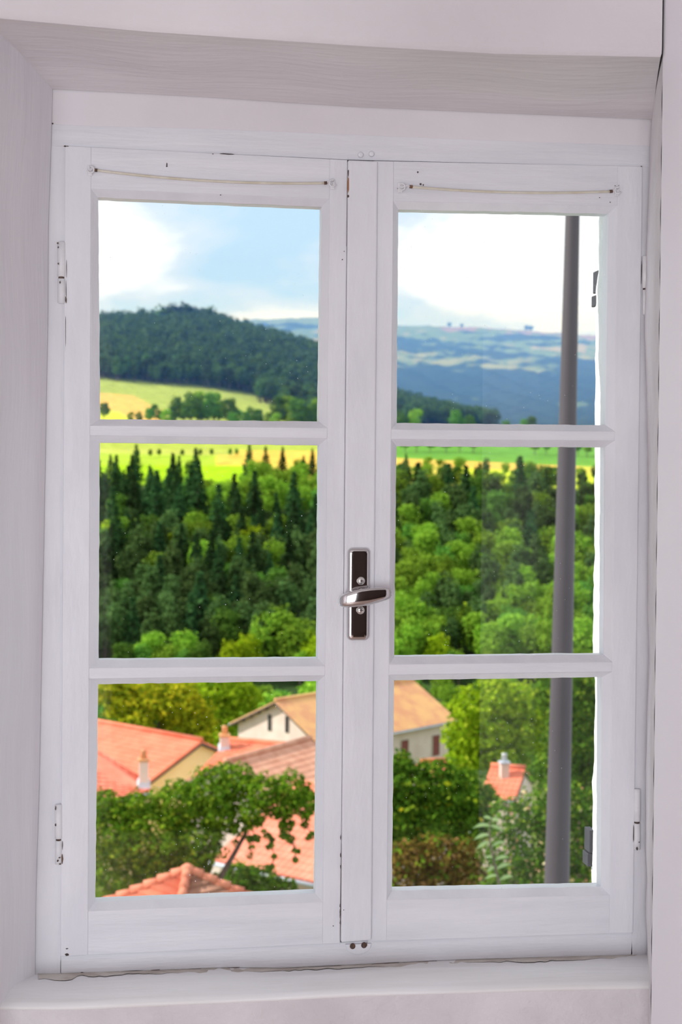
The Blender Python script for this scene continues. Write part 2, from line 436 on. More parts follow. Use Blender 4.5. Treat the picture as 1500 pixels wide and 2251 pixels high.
# ------------------------------------------------------------------ outside wall of the house
Y_EXT = .25
we = empty('wall_exterior', (0, Y_EXT, -12)); tag(we, 'white rendered outer wall and window jamb of the house', 'wall', kind='structure')
EXT = [(1318, 440), (1317, 500), (1315, 590), (1311, 640), (1310, 720), (1310, 860), (1308, 930), (1308, 1000), (1307, 1130), (1306, 1300), (1305, 1440), (1310, 1495),
       (1308, 1560), (1307, 1650), (1304, 1780), (1301, 1850), (1300, 1900), (1302, 1945), (1302, 2010)]
ys = np.linspace(400, 2050, 150); ex = interp_poly(EXT, ys, 1) + np.convolve(rng.normal(0, 1.8, 160), np.ones(4)/4, 'same')[:150]
E0 = [W(a, b, Y_EXT) for a, b in zip(ex, ys)]
xin = [W(1345, b, .055)[0] for b in ys]
I0 = [np.array([x, .055, p[2]]) for x, p in zip(xin, E0)]
Mid = [(a*.45+b*.55)+np.array([-.002*math.sin(i*.4), 0, 0]) for i, (a, b) in enumerate(zip(E0, I0))]
R0 = [p+np.array([.006, .006, 0]) for p in E0]
O0 = [np.array([3.5, Y_EXT+.006, p[2]]) for p in E0]
n = 150
mesh('jamb_render', I0+Mid+E0+R0+O0, [(r*n+i, r*n+i+1, (r+1)*n+i+1, (r+1)*n+i) for r in range(4) for i in range(n-1)], M['limewash'], we, smooth=True)
ztop, zbot = float(E0[0][2]), float(E0[-1][2])
xl = float(W(165, 1100, .05)[0]); xrr = float(I0[0][0])
box('facade_side', (-3.5, .06, -12), (xl, Y_EXT+.006, CEIL_Z+1.2), M['limewash'], we)
box('facade_upper', (xl, .06, ztop-.03), (3.5, Y_EXT+.006, CEIL_Z+1.2), M['limewash'], we)
box('facade_lower', (xl, .06, -12), (3.5, Y_EXT+.006, zbot+.03), M['limewash'], we)
box('facade_core', (float(max(p[0] for p in E0))+.02, .06, zbot), (3.5, Y_EXT-.01, ztop), M['limewash'], we)
# iron shutter hinges standing off the outer corner
for (ya, yb, xa, xb) in ((594, 642, 1313.5, 1319), (648, 672, 1310, 1316)):
    p0, p1 = W(xa, ya, Y_EXT-.004), W(xb, yb, Y_EXT-.004)
    box('shutter_pintle', (p0[0], Y_EXT-.012, p1[2]), (p1[0], Y_EXT+.02, p0[2]), M['hinge_iron'], we, bevel=.001)
for (ya, yb, xa, xb) in ((1823, 1872, 1294, 1306), (1874, 1902, 1290, 1302)):
    p0, p1 = W(xa, ya, Y_EXT-.004), W(xb, yb, Y_EXT-.004)
    box('shutter_pintle', (p0[0], Y_EXT-.012, p1[2]), (p1[0], Y_EXT+.02, p0[2]), M['hinge_iron'], we, bevel=.001)

# ------------------------------------------------------------------ the window
YF, YS, YB = 0.0, -.0045, -.011      # faces of the fixed frame, the sashes, the centre batten
win = empty('window_1', W(760, 2120, 0)); tag(win, 'white painted two-sash casement window with six panes', 'window', kind='structure')
def XZ(px, py, Y): 
    p = W(px, py, Y); return (p[0], p[2])
g = .0002
SL = dict(tl=XZ(143, 320, YS), tr=XZ(764, 351, YS), br=XZ(748.5, 2073, YS), bl=XZ(133, 2102, YS))
SR = dict(tl=XZ(822, 353, YS), tr=XZ(1413, 365, YS), br=XZ(1392, 2050, YS), bl=XZ(809, 2069, YS))
# fixed frame
fr = empty('frame', W(760, 2125, 0), win)
jl = [(XZ(100, 268, YF)[0], SL['tl'][1]), (SL['tl'][0]-g, SL['tl'][1]), (SL['bl'][0]-g, SL['bl'][1]), XZ(133, 2141, YF), XZ(66, 2141, YF)]
prism('jamb', jl, YF, .06, M['paint'], fr, bevel=0)
jr = [(SR['tr'][0]+g, SR['tr'][1]), (XZ(1450, 318, YF)[0], SR['tr'][1]), XZ(1440, 2100, YF), XZ(1388, 2099, YF), (SR['br'][0]+g, SR['br'][1])]
prism('jamb', jr, YF, .06, M['paint'], fr, bevel=0)
hd = [XZ(100, 264, YF), XZ(1450, 315, YF), (XZ(1450, 318, YF)[0], SR['tr'][1]), (SR['tr'][0]+g, SR['tr'][1]+g), XZ(831, 352, YF), (SL['tr'][0], SL['tr'][1]+.0015), (SL['tl'][0]-g, SL['tl'][1]+g), (XZ(100, 268, YF)[0], SL['tl'][1])]
prism('head', hd, YF, .06, M['paint_h'], fr, bevel=0)
bt = [(SL['bl'][0]-g, SL['bl'][1]-g), (SL['br'][0], SL['br'][1]-g), (SR['bl'][0], SR['bl'][1]-g), (SR['br'][0]+g, SR['br'][1]-g), XZ(1392, 2099, YF), XZ(1000, 2110, YF), XZ(750, 2122, YF),
      XZ(620, 2128, YF), XZ(500, 2127, YF), XZ(133.5, 2140, YF)]
prism('bottom_rail', bt, YF, .06, M['paint_h'], fr)

BEAD_Y = .009
panes = {
 'L': [((215.6, 433.5), (707.5, 454.5), (701.5, 926), (220, 921)), ((219, 972.5), (702, 978), (699, 1447), (216.6, 1450.5)), ((215.6, 1503.6), (700, 1496.6), (693.5, 1963), (209, 1982))],
 'R': [((876, 460), (1338, 469.5), (1332, 934), (872.5, 929.5)), ((872, 980), (1330.5, 982.5), (1328, 1438.5), (867, 1443.5)), ((866.6, 1495), (1323.5, 1488), (1322, 1948.5), (862, 1958))]}
def lineX(p, q, z):
    return p[0] + (q[0]-p[0])*(z-p[1])/(q[1]-p[1])
bw = .0105
for side, S in (('L', SL), ('R', SR)):
    sash = empty('sash', W(450 if side == 'L' else 1110, 2090, 0), win)
    sash['label'] = 'casement sash with a curtain wire, hinged beside the splayed reveal' if side == 'L' else 'casement sash carrying the centre batten and handle'
    inner = [[XZ(*c, BEAD_Y) for c in p] for p in panes[side]]
    outer = [[(q[0][0]-bw, q[0][1]+bw), (q[1][0]+bw, q[1][1]+bw), (q[2][0]+bw, q[2][1]-bw), (q[3][0]-bw, q[3][1]-bw)] for q in inner]
    # stile inner lines through the bead corners
    l0, l1 = outer[0][0], outer[2][3]; r0, r1 = outer[0][1], outer[2][2]
    LX = lambda z: lineX(l0, l1, z)
    RX = lambda z: lineX(r0, r1, z)
    # beads share those lines
    for q in outer:
        for i in (0, 3): q[i] = (LX(q[i][1]), q[i][1])
        for i in (1, 2): q[i] = (RX(q[i][1]), q[i][1])
    tl, tr, br, bl = S['tl'], S['tr'], S['br'], S['bl']
    prism('stile', [tl, (LX(tl[1]), tl[1]+(tr[1]-tl[1])*(LX(tl[1])-tl[0])/(tr[0]-tl[0])), (LX(bl[1]), bl[1]+(br[1]-bl[1])*(LX(bl[1])-bl[0])/(br[0]-bl[0])), bl], YS, .036, M['paint'], sash, bevel=.0008)
    prism('stile', [(RX(tr[1]), tr[1]-(tr[1]-tl[1])*(tr[0]-RX(tr[1]))/(tr[0]-tl[0])), tr, br, (RX(br[1]), br[1]-(br[1]-bl[1])*(br[0]-RX(br[1]))/(br[0]-bl[0]))], YS, .036, M['paint'], sash, bevel=.0008)
    zt_l = tl[1]+(tr[1]-tl[1])*(LX(tl[1])-tl[0])/(tr[0]-tl[0]); zt_r = tr[1]-(tr[1]-tl[1])*(tr[0]-RX(tr[1]))/(tr[0]-tl[0])
    zb_l = bl[1]+(br[1]-bl[1])*(LX(bl[1])-bl[0])/(br[0]-bl[0]); zb_r = br[1]-(br[1]-bl[1])*(br[0]-RX(br[1]))/(br[0]-bl[0])
    prism('rail', [(LX(zt_l), zt_l), (RX(zt_r), zt_r), outer[0][1], outer[0][0]], YS+.0003, .036, M['paint_h'], sash, bevel=.0006)
    prism('rail', [outer[2][3], outer[2][2], (RX(zb_r), zb_r), (LX(zb_l), zb_l)], YS+.0003, .036, M['paint_h'], sash, bevel=.0006)
    for k in (0, 1):
        prism('muntin', [outer[k][3], outer[k][2], outer[k+1][1], outer[k+1][0]], YS+.0003, .034, M['paint_h'], sash, bevel=.0006)
    for k in range(3):
        io, oo = inner[k], outer[k]
        # bevelled glazing bead ring; its inner edge is slightly ragged with paint
        ringO, ringM, ringI, ringB, ringC = [], [], [], [], []
        nseg = 26
        for c in range(4):
            for s in range(nseg):
                t = s/nseg
                po = np.array(oo[c])*(1-t)+np.array(oo[(c+1) % 4])*t; pi = np.array(io[c])*(1-t)+np.array(io[(c+1) % 4])*t
                cen = np.array(io).mean(0)
                j = rng.normal(0, .00028) if s else 0
                pj = pi + (cen-pi)/np.linalg.norm(cen-pi)*j
                pm = po*.86+pi*.14
                ringO.append((po[0], YS+.0002, po[1])); ringM.append((pm[0], YS+.0016, pm[1])); ringI.append((pj[0], BEAD_Y, pj[1])); ringB.append((pj[0], .034, pj[1])); ringC.append((po[0], .034, po[1]))
        n = 4*nseg; V = ringO+ringM+ringI+ringB+ringC
        mesh('glazing_bead', V, [(r*n+i, r*n+(i+1) % n, ((r+1) % 5)*n+(i+1) % n, ((r+1) % 5)*n+i) for r in range(5) for i in range(n)], M['paint'], sash)
        q = [(io[0][0]-.004, io[0][1]+.004), (io[1][0]+.004, io[1][1]+.004), (io[2][0]+.004, io[2][1]-.004), (io[3][0]-.004, io[3][1]-.004)]
        mesh('pane', [(a, .0125, b) for a, b in q], [(0, 1, 2, 3)], M['glass'], sash)
    if side == 'R':
        sashR = sash
        # centre batten: raised cover strip, and the plain strip beside it
        prism('batten', [XZ(766, 351, YB), XZ(831, 353.5, YB), XZ(817.5, 2067, YB), XZ(750.3, 2072, YB)], YB, .03, M['paint'], sash, bevel=.0025)
        prism('meeting_stile', [SL['tr'][0:1][0:1] and (SL['tr'][0]+.004, SL['tr'][1]), (SR['tl'][0]+.001, SR['tl'][1]), (SR['bl'][0]+.001, SR['bl'][1]), (SL['br'][0]+.004, SL['br'][1])], .004, .036, M['paint'], sash, bevel=0)
    else:
        sashL = sash

# sill
px = np.linspace(-60, 1462, 60)
bk = [W(a, b, .004) for a, b in zip(px, interp_poly(SILL_B, px, 0))]
ft = [W(a, b, Y_PARAPET-.002) for a, b in zip(px, interp_poly(SILL_F, px, 0))]
prof = []
for s, lift in ((0, 0), (.2, .003), (.36, .0065), (.48, .010), (.58, .0115), (.7, .0105), (.82, .0075), (.92, .0038), (1.0, 0)):
    prof.append([a*(1-s)+b*s+np.array([0, 0, lift+.0008*math.sin(i*.35+s*3)]) for i, (a, b) in enumerate(zip(bk, ft))])
prof.append([p+np.array([0, .001, -.006]) for p in ft]); prof.append([p+np.array([0, .01, -.012]) for p in ft])
n = 60; V = [p for r in prof for p in r]
mesh('window_sill', V, [(r*n+i, r*n+i+1, (r+1)*n+i+1, (r+1)*n+i) for r in range(len(prof)-1) for i in range(n-1)], M['sill'], win, smooth=True)
# grime lying along the foot of the frame
V, Fc = [], []
pts = np.linspace(84, 1420, 110)
for i, a in enumerate(pts):
    b = float(interp_poly(SILL_B, np.array([a]), 0)[0])
    wd = (11 if a < 160 else 5) + 4*abs(math.sin(i*.37))*abs(math.sin(i*.11+1)) + rng.uniform(0, 4)
    dp = wd*.0034
    p0 = W(a, b, .004)+np.array([0, 0, .0007]); 
    ps = bk[0]
    fb = W(a, b, .004); ff = W(a, float(interp_poly(SILL_F, np.array([a]), 0)[0]), Y_PARAPET-.002)
    s = dp/(Y_PARAPET-.006)*-1
    lift_ = float(np.interp(s, [0, .2, .36, .48, .58, .7, .82, .92, 1], [0, .003, .0065, .010, .0115, .0105, .0075, .0038, 0]))
    p1 = fb*(1-s)+ff*s+np.array([0, 0, lift_+.0006])
    V += [p0, p1]
Fc = [(2*i, 2*i+2, 2*i+3, 2*i+1) for i in range(len(pts)-1)]
o = mesh('grime', V, Fc, M['dirt'], win); o['kind'] = 'stuff'; o['label'] = 'brown grime along the foot of the frame'

# hinges: two knuckles each
for (xu, x2, yt, ym, yb_) in ((125.5, 144.5, 531, 610, 667), (120, 137.5, 1767, 1845, 1900), (1411.5, 1427, 562, 635, 692), (1392.5, 1409, 1733, 1807, 1868)):
    lean = -.5 if xu < 700 else -.6
    h = empty('hinge', W((xu+x2)/2, yb_, -.006), win)
    r = abs(W(x2, ym, -.008)[0]-W(xu, ym, -.008)[0])/2*.96
    for (a, b, dr) in ((yt, ym-1.2, 1.0), (ym+1.2, yb_, .93)):
        xm = (xu+x2)/2
        p0, p1 = W(xm, a, -.003), W(xm, b, -.003)
        rings = []
        for p, rr in ((p0, .6), (p0-np.array([0, 0, .0012]), 1.0), (p1+np.array([0, 0, .0012]), 1.0), (p1, .6)):
            rings.append([p+np.array([r*rr*dr*math.cos(w), r*rr*dr*math.sin(w)*.85, 0]) for w in np.linspace(0, 2*math.pi, 19)[:-1]])
        loft('knuckle', rings, M['hinge_paint'], h)
    tube('pin', [W((xu+x2)/2, ym-4, -.003), W((xu+x2)/2, ym+4, -.003)], r*.72, M['chip'], h)

# paint chips: flat irregular flakes where the wood shows
def chip(px, py, w, h, Y, m='chip', parent=None, ang=0):
    n = 9; V = []
    c = W(px, py, Y)
    for k in range(n):
        a = 2*math.pi*k/n; rr = rng.uniform(.6, 1.1)
        x, z = math.cos(a)*w/2*rr, math.sin(a)*h/2*rr
        x, z = x*math.cos(ang)-z*math.sin(ang), x*math.sin(ang)+z*math.cos(ang)
        V.append(c+np.array([x/1385, 0, z/1385]))
    V2 = [v+np.array([0, .0006, 0]) for v in V]
    mesh('paint_chip', V+V2, [tuple(range(n))]+[(i, (i+1) % n, n+(i+1) % n, n+i) for i in range(n)], M[m], parent)
yc = YS-.0004
for a in ((367, 361, 3, 10), (367, 365, 4, 4), (468, 338, 3, 3), (500, 338, 36, 3), (485, 428, 4, 2), (147, 2085, 6, 2.5), (147, 2098, 9, 7), (143, 321, 8, 4), (149, 321, 6, 2)): chip(*a, yc, parent=sashL)
for a in ((919, 378, 4.5, 4.5), (925, 404, 6, 5), (931, 406, 3, 4), (1342, 444, 3, 3), (1411, 365, 4, 3), (1319, 434, 4, 2)): chip(*a, yc, parent=sashR)
for a in ((753, 570, 3, 3), (757, 552, 2, 3), (733, 2035, 3, 3)): chip(*a, yc, parent=sashL)
chip(766.2, 405, 4, 44, YB-.0004, 'orange_wood', sashR); chip(766, 380, 3, 20, YB-.0004, parent=sashR); chip(765.6, 430, 5, 7, YB-.0004, parent=sashR)
for y in (1990, 2003, 2012, 2028): chip(748.2, y, 3, rng.uniform(6, 13), YB-.0004, parent=sashR)
for y in (1905, 1880, 1840): chip(749, y, 2, 12, YB-.0004, parent=sashR)
chip(756, 2000, 2.5, 2.5, YB-.0004, parent=sashR)
for a in ((127, 534, 5, 4), (128, 543, 3, 4), (128, 579, 4, 5), (132, 620, 3, 7), (122, 1776, 3, 10), (122, 1813, 4, 7), (127, 1892, 5, 5), (131, 1885, 5, 4), (132, 1899, 7, 4), (1401, 1865, 5, 9), (1406, 1851, 3, 3)):
    chip(*a, -.0108, parent=fr)
chip(145, 659, 4, 16, -.006, 'rust', fr); chip(137, 1888, 4, 24, -.006, 'rust', fr); chip(116, 271, 4, 4, -.003, parent=fr)
# dark opening of the joints
for (x0, y0, x1, y1, wd) in ((146, 570, 146.5, 612, 1.4), (145, 612, 145.5, 655, 1.6), (144.3, 683, 144.5, 760, 1.2), (137.6, 1846, 137.4, 1868, 2.2), (1411, 570, 1410.3, 634, 1.6), (1393.6, 1810, 1393.8, 1856, 2.4), (764.5, 352, 762.6, 560, 1.3),
                             (749.8, 1850, 748.4, 2070, 1.5), (133, 2104, 132.8, 2138, 1.2)):
    chip((x0+x1)/2, (y0+y1)/2, wd, y1-y0, -.0052 if x0 > 1000 or x0 < 200 else YS-.0005, parent=fr, ang=math.atan2(x1-x0, y1-y0)*1.0)
for a in ((285, 2134.5, 60, 1.8), (180, 2138, 9, 3), (133, 2140, 6, 2.5), (340, 2132, 26, 1.5), (430, 2130, 40, 1.3), (513, 2127, 36, 2), (700, 2125, 150, 2.2), (850, 2117, 70, 2), (940, 2113.5, 60, 2.0), (1050, 2112, 24, 2), (1100, 2110, 80, 1.6), (1430, 2099, 12, 3)): chip(a[0], a[1], a[2], a[3], -.0008, parent=fr, ang=.02)
for (x, y, h) in ((1433, 1790, 130), (1433, 1940, 40), (1432, 2010, 50), (1431, 2060, 40)):
    chip(x, y, 2.2, h, -.13, parent=fr)

# closing keep at the foot of the batten: half-round plate with two rusty screws
kp = empty('keep', W(788, 2080, 0), win)
c = W(788, 2074, -.002)
ring = [(c[0]+.021*math.cos(a), c[2]+.017*math.sin(a)) for a in np.linspace(math.pi, 2*math.pi, 16)]
prism('keep_plate', ring, -.0035, .002, M['paint'], kp, bevel=.0006)
for x, y in ((775.5, 2079.5), (800.5, 2077.5)):
    p = W(x, y, -.0036)
    loft('screw', [[p+np.array([rr*math.cos(a), yy, rr*math.sin(a)]) for a in np.linspace(0, 2*math.pi, 13)[:-1]] for rr, yy in ((.0046, .001), (.0046, -.0008), (.003, -.0018))], M['rust'], kp)
chip(807, 2075, 1.6, 14, -.004, parent=kp); chip(812, 2078, 8, 2, -.001, parent=kp)
kt = empty('keep', W(795, 345, 0), win)
for x, y in ((793, 340), (817, 338)):
    p = W(x, y, -.001)
    loft('screw', [[p+np.array([rr*math.cos(a), yy, rr*math.sin(a)]) for a in np.linspace(0, 2*math.pi, 13)[:-1]] for rr, yy in ((.0045, .001), (.0045, -.0016), (.003, -.0026))], M['paint'], kt)

# handle: plate, screws, lever
hb = empty('handle', W(789, 1306, YB), win); hb['label'] = 'polished chrome handle with a long plate and short lever'
def rrect(cx, cz, w, h, r, Y, n=6):
    o = []
    for (sx, sz, a0) in ((1, 1, 0), (-1, 1, .5), (-1, -1, 1), (1, -1, 1.5)):
        for k in range(n+1):
            a = math.pi*(a0+.5*k/n)
            o.append(np.array([cx+sx*(w/2-r)+r*math.cos(a), Y, cz+sz*(h/2-r)+r*math.sin(a)]))
    return o
pc = W(789.2, 1306, YB-.007)
pw = W(813.5, 1306, YB-.004)[0]-W(765, 1306, YB-.004)[0]; ph = W(789, 1205, YB)[2]-W(789, 1408, YB)[2]
rings = [rrect(pc[0], pc[2], pw+.0006, ph+.0006, .008, YB+.001), rrect(pc[0], pc[2], pw, ph, .0078, YB-.004)]
for k in range(1, 7):
    a = k/6*math.pi/2; ins = .0052*(1-math.cos(a))
    rings.append(rrect(pc[0], pc[2], pw-2*ins, ph-2*ins, max(.0078-ins*.7, .003), YB-.004-.0048*math.sin(a)))
rings.append(rrect(pc[0], pc[2], pw-.0110, ph-.0110, .0035, YB-.00885))
rings.append(rrect(pc[0], pc[2], pw*.5, ph*.8, .003, YB-.0089))
loft('plate', rings, M['chrome'], hb)
for x, y in ((794, 1276.5), (793, 1341)):
    p = W(x, y, YB-.0095)
    s_ = loft('screw', [[p+np.array([rr*math.cos(a), yy, rr*math.sin(a)]) for a in np.linspace(0, 2*math.pi, 21)[:-1]] for rr, yy in ((.0066, .0012), (.0066, .0), (.0058, -.0012), (.0035, -.0022), (.001, -.0026))], M['screw'], hb)
    box('screw_slot', (p[0]-.004, p[1]-.0029, p[2]-.0006), (p[0]+.004, p[1]-.0018, p[2]+.0006), M['chip'], s_)
# spindle collar and lever: the lever is a flattened, curved spindle lying across the plate
sp0 = W(790, 1309, YB-.008); 
yl = YB-.030
loft('spindle', [[np.array([sp0[0]+rr*math.cos(a), y_, sp0[2]+rr*math.sin(a)]) for a in np.linspace(0, 2*math.pi, 19)[:-1]] for rr, y_ in ((.0115, YB-.008), (.0105, YB-.013), (.0095, YB-.020), (.010, yl))], M['chrome'], hb)
stations = [  # px, top, bottom, half depth
 (744.5, 1316, 1326, .003), (748, 1309.5, 1331.5, .0065), (755, 1305.5, 1334, .0082), (766, 1301.5, 1335, .009), (780, 1296.5, 1334, .0095), (795, 1293, 1332.5, .0098), (812, 1291, 1330, .0095),
 (828, 1290.2, 1325.5, .009), (842, 1290.5, 1321, .0082), (852, 1291.5, 1317.5, .0074), (858, 1295.5, 1313.5, .0055), (860.5, 1301, 1309, .0028)]
rings = []
for (x, t_, b_, hd_) in stations:
    yy = yl + .006*((x-800)/60)**2*(1 if x < 800 else -.25)
    pt_, pb_ = W(x, t_, yy), W(x, b_, yy)
    cz, hh = (pt_[2]+pb_[2])/2, (pt_[2]-pb_[2])/2
    ring = []
    for k in range(32):
        a = 2*math.pi*k/32
        ca, sa = math.cos(a), math.sin(a); ex_ = .36 if sa > 0 else .72
        ring.append(np.array([pt_[0], yy - hd_*np.sign(ca)*abs(ca)**ex_, cz+hh*np.sign(sa)*abs(sa)**ex_]))
    rings.append(ring)
loft('lever', rings, M['chrome'], hb)

# curtain wires on their screw hooks
def hook(px, py, parent, flip):
    c = W(px, py, YS)
    V = []
    pts = [c+np.array([0, -.0, .002]), c+np.array([0, -.007, .002])]
    for k in range(9):
        a = math.pi*(.55 - k/8*1.45)
        pts.append(c+np.array([flip*(.0052*math.cos(a)+.001), -.0095, .0052*math.sin(a)-.002]))
    tube('hook', pts, .0013, M['hinge_paint'], parent, n=8)
    box('hook_foot', tuple(c+np.array([-.004, -.003, -.010])), tuple(c+np.array([.004, 0, .006])), M['hinge_paint'], parent, bevel=.0012)
def curtain_wire(h0, h1, wire, label):
    e_ = empty('curtain_wire', W(*h0, YS)); tag(e_, label, 'curtain wire', 'curtain wires across the sash tops')
    hook(*h0, e_, 1); hook(*h1, e_, -1)
    P = np.array(wire, float); xs = np.linspace(P[0, 0], P[-1, 0], 40)
    co = np.polyfit(P[:, 0], P[:, 1], 2)
    tube('spring_wire', [W(x, np.polyval(co, x), -.012) for x in xs], .0019, M['wire_plastic'], e_)
    for (x, y), (nx, ny) in ((wire[0], h0), (wire[-1], h1)):
        yy = float(np.polyval(co, x)); sgn = 1 if nx > x else -1
        tube('end_ring', [W(x-sgn*1, yy, -.012), W(x+sgn*5, yy-.5, -.012)], .0026, M['rust'], e_)
        tube('end_eye', [W(x+sgn*4, yy, -.012), W(x+sgn*9, yy-4, -.0125), W(nx, ny+3, -.0122)], .0011, M['hinge_paint'], e_)
curtain_wire((198, 372), (731, 402), ((213, 374), (330, 387), (470, 398), (600, 402), (714, 402)), 'cream plastic curtain wire on the sash beside the splayed reveal')
curtain_wire((880, 410), (1356, 418), ((906, 411), (1000, 416), (1130, 423), (1240, 424), (1342, 420)), 'cream plastic curtain wire on the sash in front of the grey pole')
for a in ((735, 396, 3, 4), (875, 414, 5, 2.5), (882, 416, 5, 3), (1353, 408, 3, 2), (1361, 407, 3, 2)): chip(*a, yc, parent=sashL if a[0] < 800 else sashR)
#@@OUTSIDE
# ================================================================== OUTSIDE
# ------------------------------------------------------------------ land
def ux(px): return math.tan(YAW+math.atan((px-750)/F_PX))
NEAR = [(1, -10.5), (8, -11), (20, -12.5), (30, -14), (45, -16.5), (70, -19.5), (100, -22.5), (130, -27), (180, -36), (260, -56), (340, -68), (400, -66)]
PXC = [-900, 0, 220, 450, 700, 875, 1060, 1300, 2400]
ROWS = {
 450:  [1480]*9, 560: [1235]*9,
 660:  [1060, 1052, 1048, 1052, 1046, 1040, 1048, 1062, 1080],
 720:  [1022, 1014, 1010, 1012, 1012, 1014, 1024, 1036, 1060],
 850:  [975, 970, 968, 976, 980, 992, 996, 1004, 1010],
 1000: [940, 922, 922, 930, 938, 950, 955, 960, 965],
 1250: [850, 832, 834, 858, 895, 938, 945, 948, 955],
 1450: [770, 762, 762, 758, 806, 908, 946, 946, 950],
 1620: [740, 732, 724, 716, 790, 896, 944, 946, 950],
 1850: [780, 770, 760, 760, 800, 905, 948, 950, 955],
 2400: [930, 930, 930, 930, 940, 950, 952, 952, 955],
 3000: [935, 935, 935, 935, 935, 935, 935, 935, 935],
 4000: [880, 880, 880, 880, 880, 872, 868, 870, 880],
 5000: [820, 815, 810, 805, 800, 800, 803, 812, 820],
 6000: [770, 760, 750, 745, 745, 757, 762, 772, 780],
 7000: [725, 715, 710, 706, 697, 715, 720, 738, 745],
 8200: [745, 735, 730, 726, 720, 735, 740, 758, 765]}
YK = [y for y, _ in NEAR] + sorted(ROWS)
def col_profile(px):
    out_ = [z for _, z in NEAR]
    for y in sorted(ROWS):
        r = float(np.interp(px, PXC, ROWS[y]))
        d = ray(px, r)
        out_.append(CAM[2] + d[2]/d[1]*(y-CAM[1]))
    return out_
PXG = np.concatenate([np.arange(-900, -100, 80), np.arange(-100, 1700, 10), np.arange(1700, 2401, 80)])
PROF = np.array([col_profile(p) for p in PXG])
UG = np.array([ux(p) for p in PXG])
def smooth_noise(X, Y, s, seed):
    a = np.sin(X/s*1.3+seed)*np.cos(Y/s*1.1+seed*1.7)+.5*np.sin(X/s*2.9+1.3*seed+Y/s)*np.cos(Y/s*2.3-seed)+.3*np.sin(X/s*5.1-Y/s*4.3+seed)
    return a/1.8
def ground_z(X, Y):
    u = (X-CAM[0])/max(Y-CAM[1], .5)
    i = np.clip(np.interp(u, UG, np.arange(len(UG))), 0, len(UG)-1.001); i0 = int(i); t = i-i0
    return float(np.interp(Y, YK, PROF[i0])*(1-t)+np.interp(Y, YK, PROF[i0+1])*t)
GRASS, LIME, OCHRE, FOREST, HAY, DRY = (.13, .22, .045), (.36, .60, .02), (.78, .50, .09), (.035, .06, .025), (.72, .62, .10), (.42, .36, .14)
def land_colour(px, Y, X):
    nz_ = float(smooth_noise(X, Y, 40, 1.0))
    if Y < 120: return (.16, .20, .06)
    if Y < 648+6*nz_: return (.05, .085, .03)
    if Y < 705+6*nz_:
        if px < 560: return LIME
        if px < 1000: return (.62, .50, .09)
        return (.62, .72, .05)
    if Y < 760:
        if px < 480: return (.40, .55, .05)
        if px < 800: return OCHRE
        if px < 1280: return (.74, .48, .10)
        return (.6, .55, .08)
    if Y < 800: return (.46, .50, .09) if px < 520 else (OCHRE if px < 820 else (.16, .36, .05))
    if Y < 960: return (.40, .47, .07) if px < 860 else (.14, .33, .05)
    if Y < 1265 and px < 760+40*nz_:
        if px < 330-(Y-960)*.9 and Y < 1060: return (.62, .66, .06)
        if px < 400-(Y-960)*.55+10*nz_ and Y < 1150+20*nz_: return (.74, .46, .12)
        return (.36, .42, .09)
    if Y < 2300: return FOREST
    # far hills: meadow, heath and wood in patches
    a = float(smooth_noise(X, Y, 260, 2.0)) + .6*float(smooth_noise(X, Y*1.4, 90, 5.0))
    k = (Y-3000)/4000
    if Y > 6650: return (.28, .19, .15) if a > -.25 and px > 960 else (.17, .22, .08)
    if Y > 5600:
        if a > .5: return (.34, .28, .12)
        if a > -.12: return (.15, .21, .07)
        return (.05, .07, .035)
    if Y > 4700:
        if a > .42: return (.27, .27, .09)
        if a > .22: return (.15, .20, .07)
        return (.045, .065, .03)
    return (.04, .06, .028) if a < .75 else (.13, .18, .07)
M['land'] = bpy.data.materials.new('land'); M['land'].use_nodes = True
_t = M['land'].node_tree; _b = _t.nodes['Principled BSDF']; _b.inputs['Roughness'].default_value = 1.0; _b.inputs['Specular IOR Level'].default_value = 0
_a = N(_t, 'ShaderNodeVertexColor'); _a.layer_name = 'Col'
_n = N(_t, 'ShaderNodeTexNoise'); _n.inputs['Scale'].default_value = .12; _n.inputs['Detail'].default_value = 6
_g = N(_t, 'ShaderNodeNewGeometry'); _t.links.new(_g.outputs['Position'], _n.inputs['Vector'])
_mr = N(_t, 'ShaderNodeMapRange'); _mr.inputs['From Min'].default_value = .3; _mr.inputs['From Max'].default_value = .7; _mr.inputs['To Min'].default_value = .78; _mr.inputs['To Max'].default_value = 1.2
_t.links.new(_n.outputs['Fac'], _mr.inputs['Value'])
_m = N(_t, 'ShaderNodeVectorMath', operation='SCALE'); _t.links.new(_a.outputs['Color'], _m.inputs[0]); _t.links.new(_mr.outputs['Result'], _m.inputs['Scale'])
_t.links.new(_m.outputs['Vector'], _b.inputs['Base Color'])
def land(name, label, cat, y0, y1, ny, bumpy=0.0):
    Ys = np.geomspace(y0, y1, ny); V, Cc = [], []
    for y in Ys:
        for i, p in enumerate(PXG):
            x = CAM[0]+UG[i]*(y-CAM[1]); z = float(np.interp(y, YK, PROF[i]))
            if bumpy: z += bumpy*abs(float(smooth_noise(x, y, 55, 3.0)))*(1 if y < 6900 else .3)
            V.append((x, y, z)); Cc.append((*land_colour(p, y, x), 1))
    m = len(PXG)
    ij = np.arange((ny-1)*m).reshape(ny-1, m)[:, :-1].ravel()
    Fq = np.stack([ij, ij+1, ij+m+1, ij+m], 1)
    me = npmesh(name, V, Fq, [M['land']], colors=Cc)
    for p_ in me.polygons: p_.use_smooth = True
    o = bpy.data.objects.new(name, me); link(o); tag(o, label, cat, kind='structure'); return o
land('ground_village', 'grassy ground under the village houses', 'ground', .6, 130, 50)
land('ground_valley', 'wooded valley side with bright fields along its top', 'hillside', 130, 2400, 230)
land('ground_hills', 'far blue hills with meadows and woods under the sky', 'hills', 2400, 8200, 130, 22)

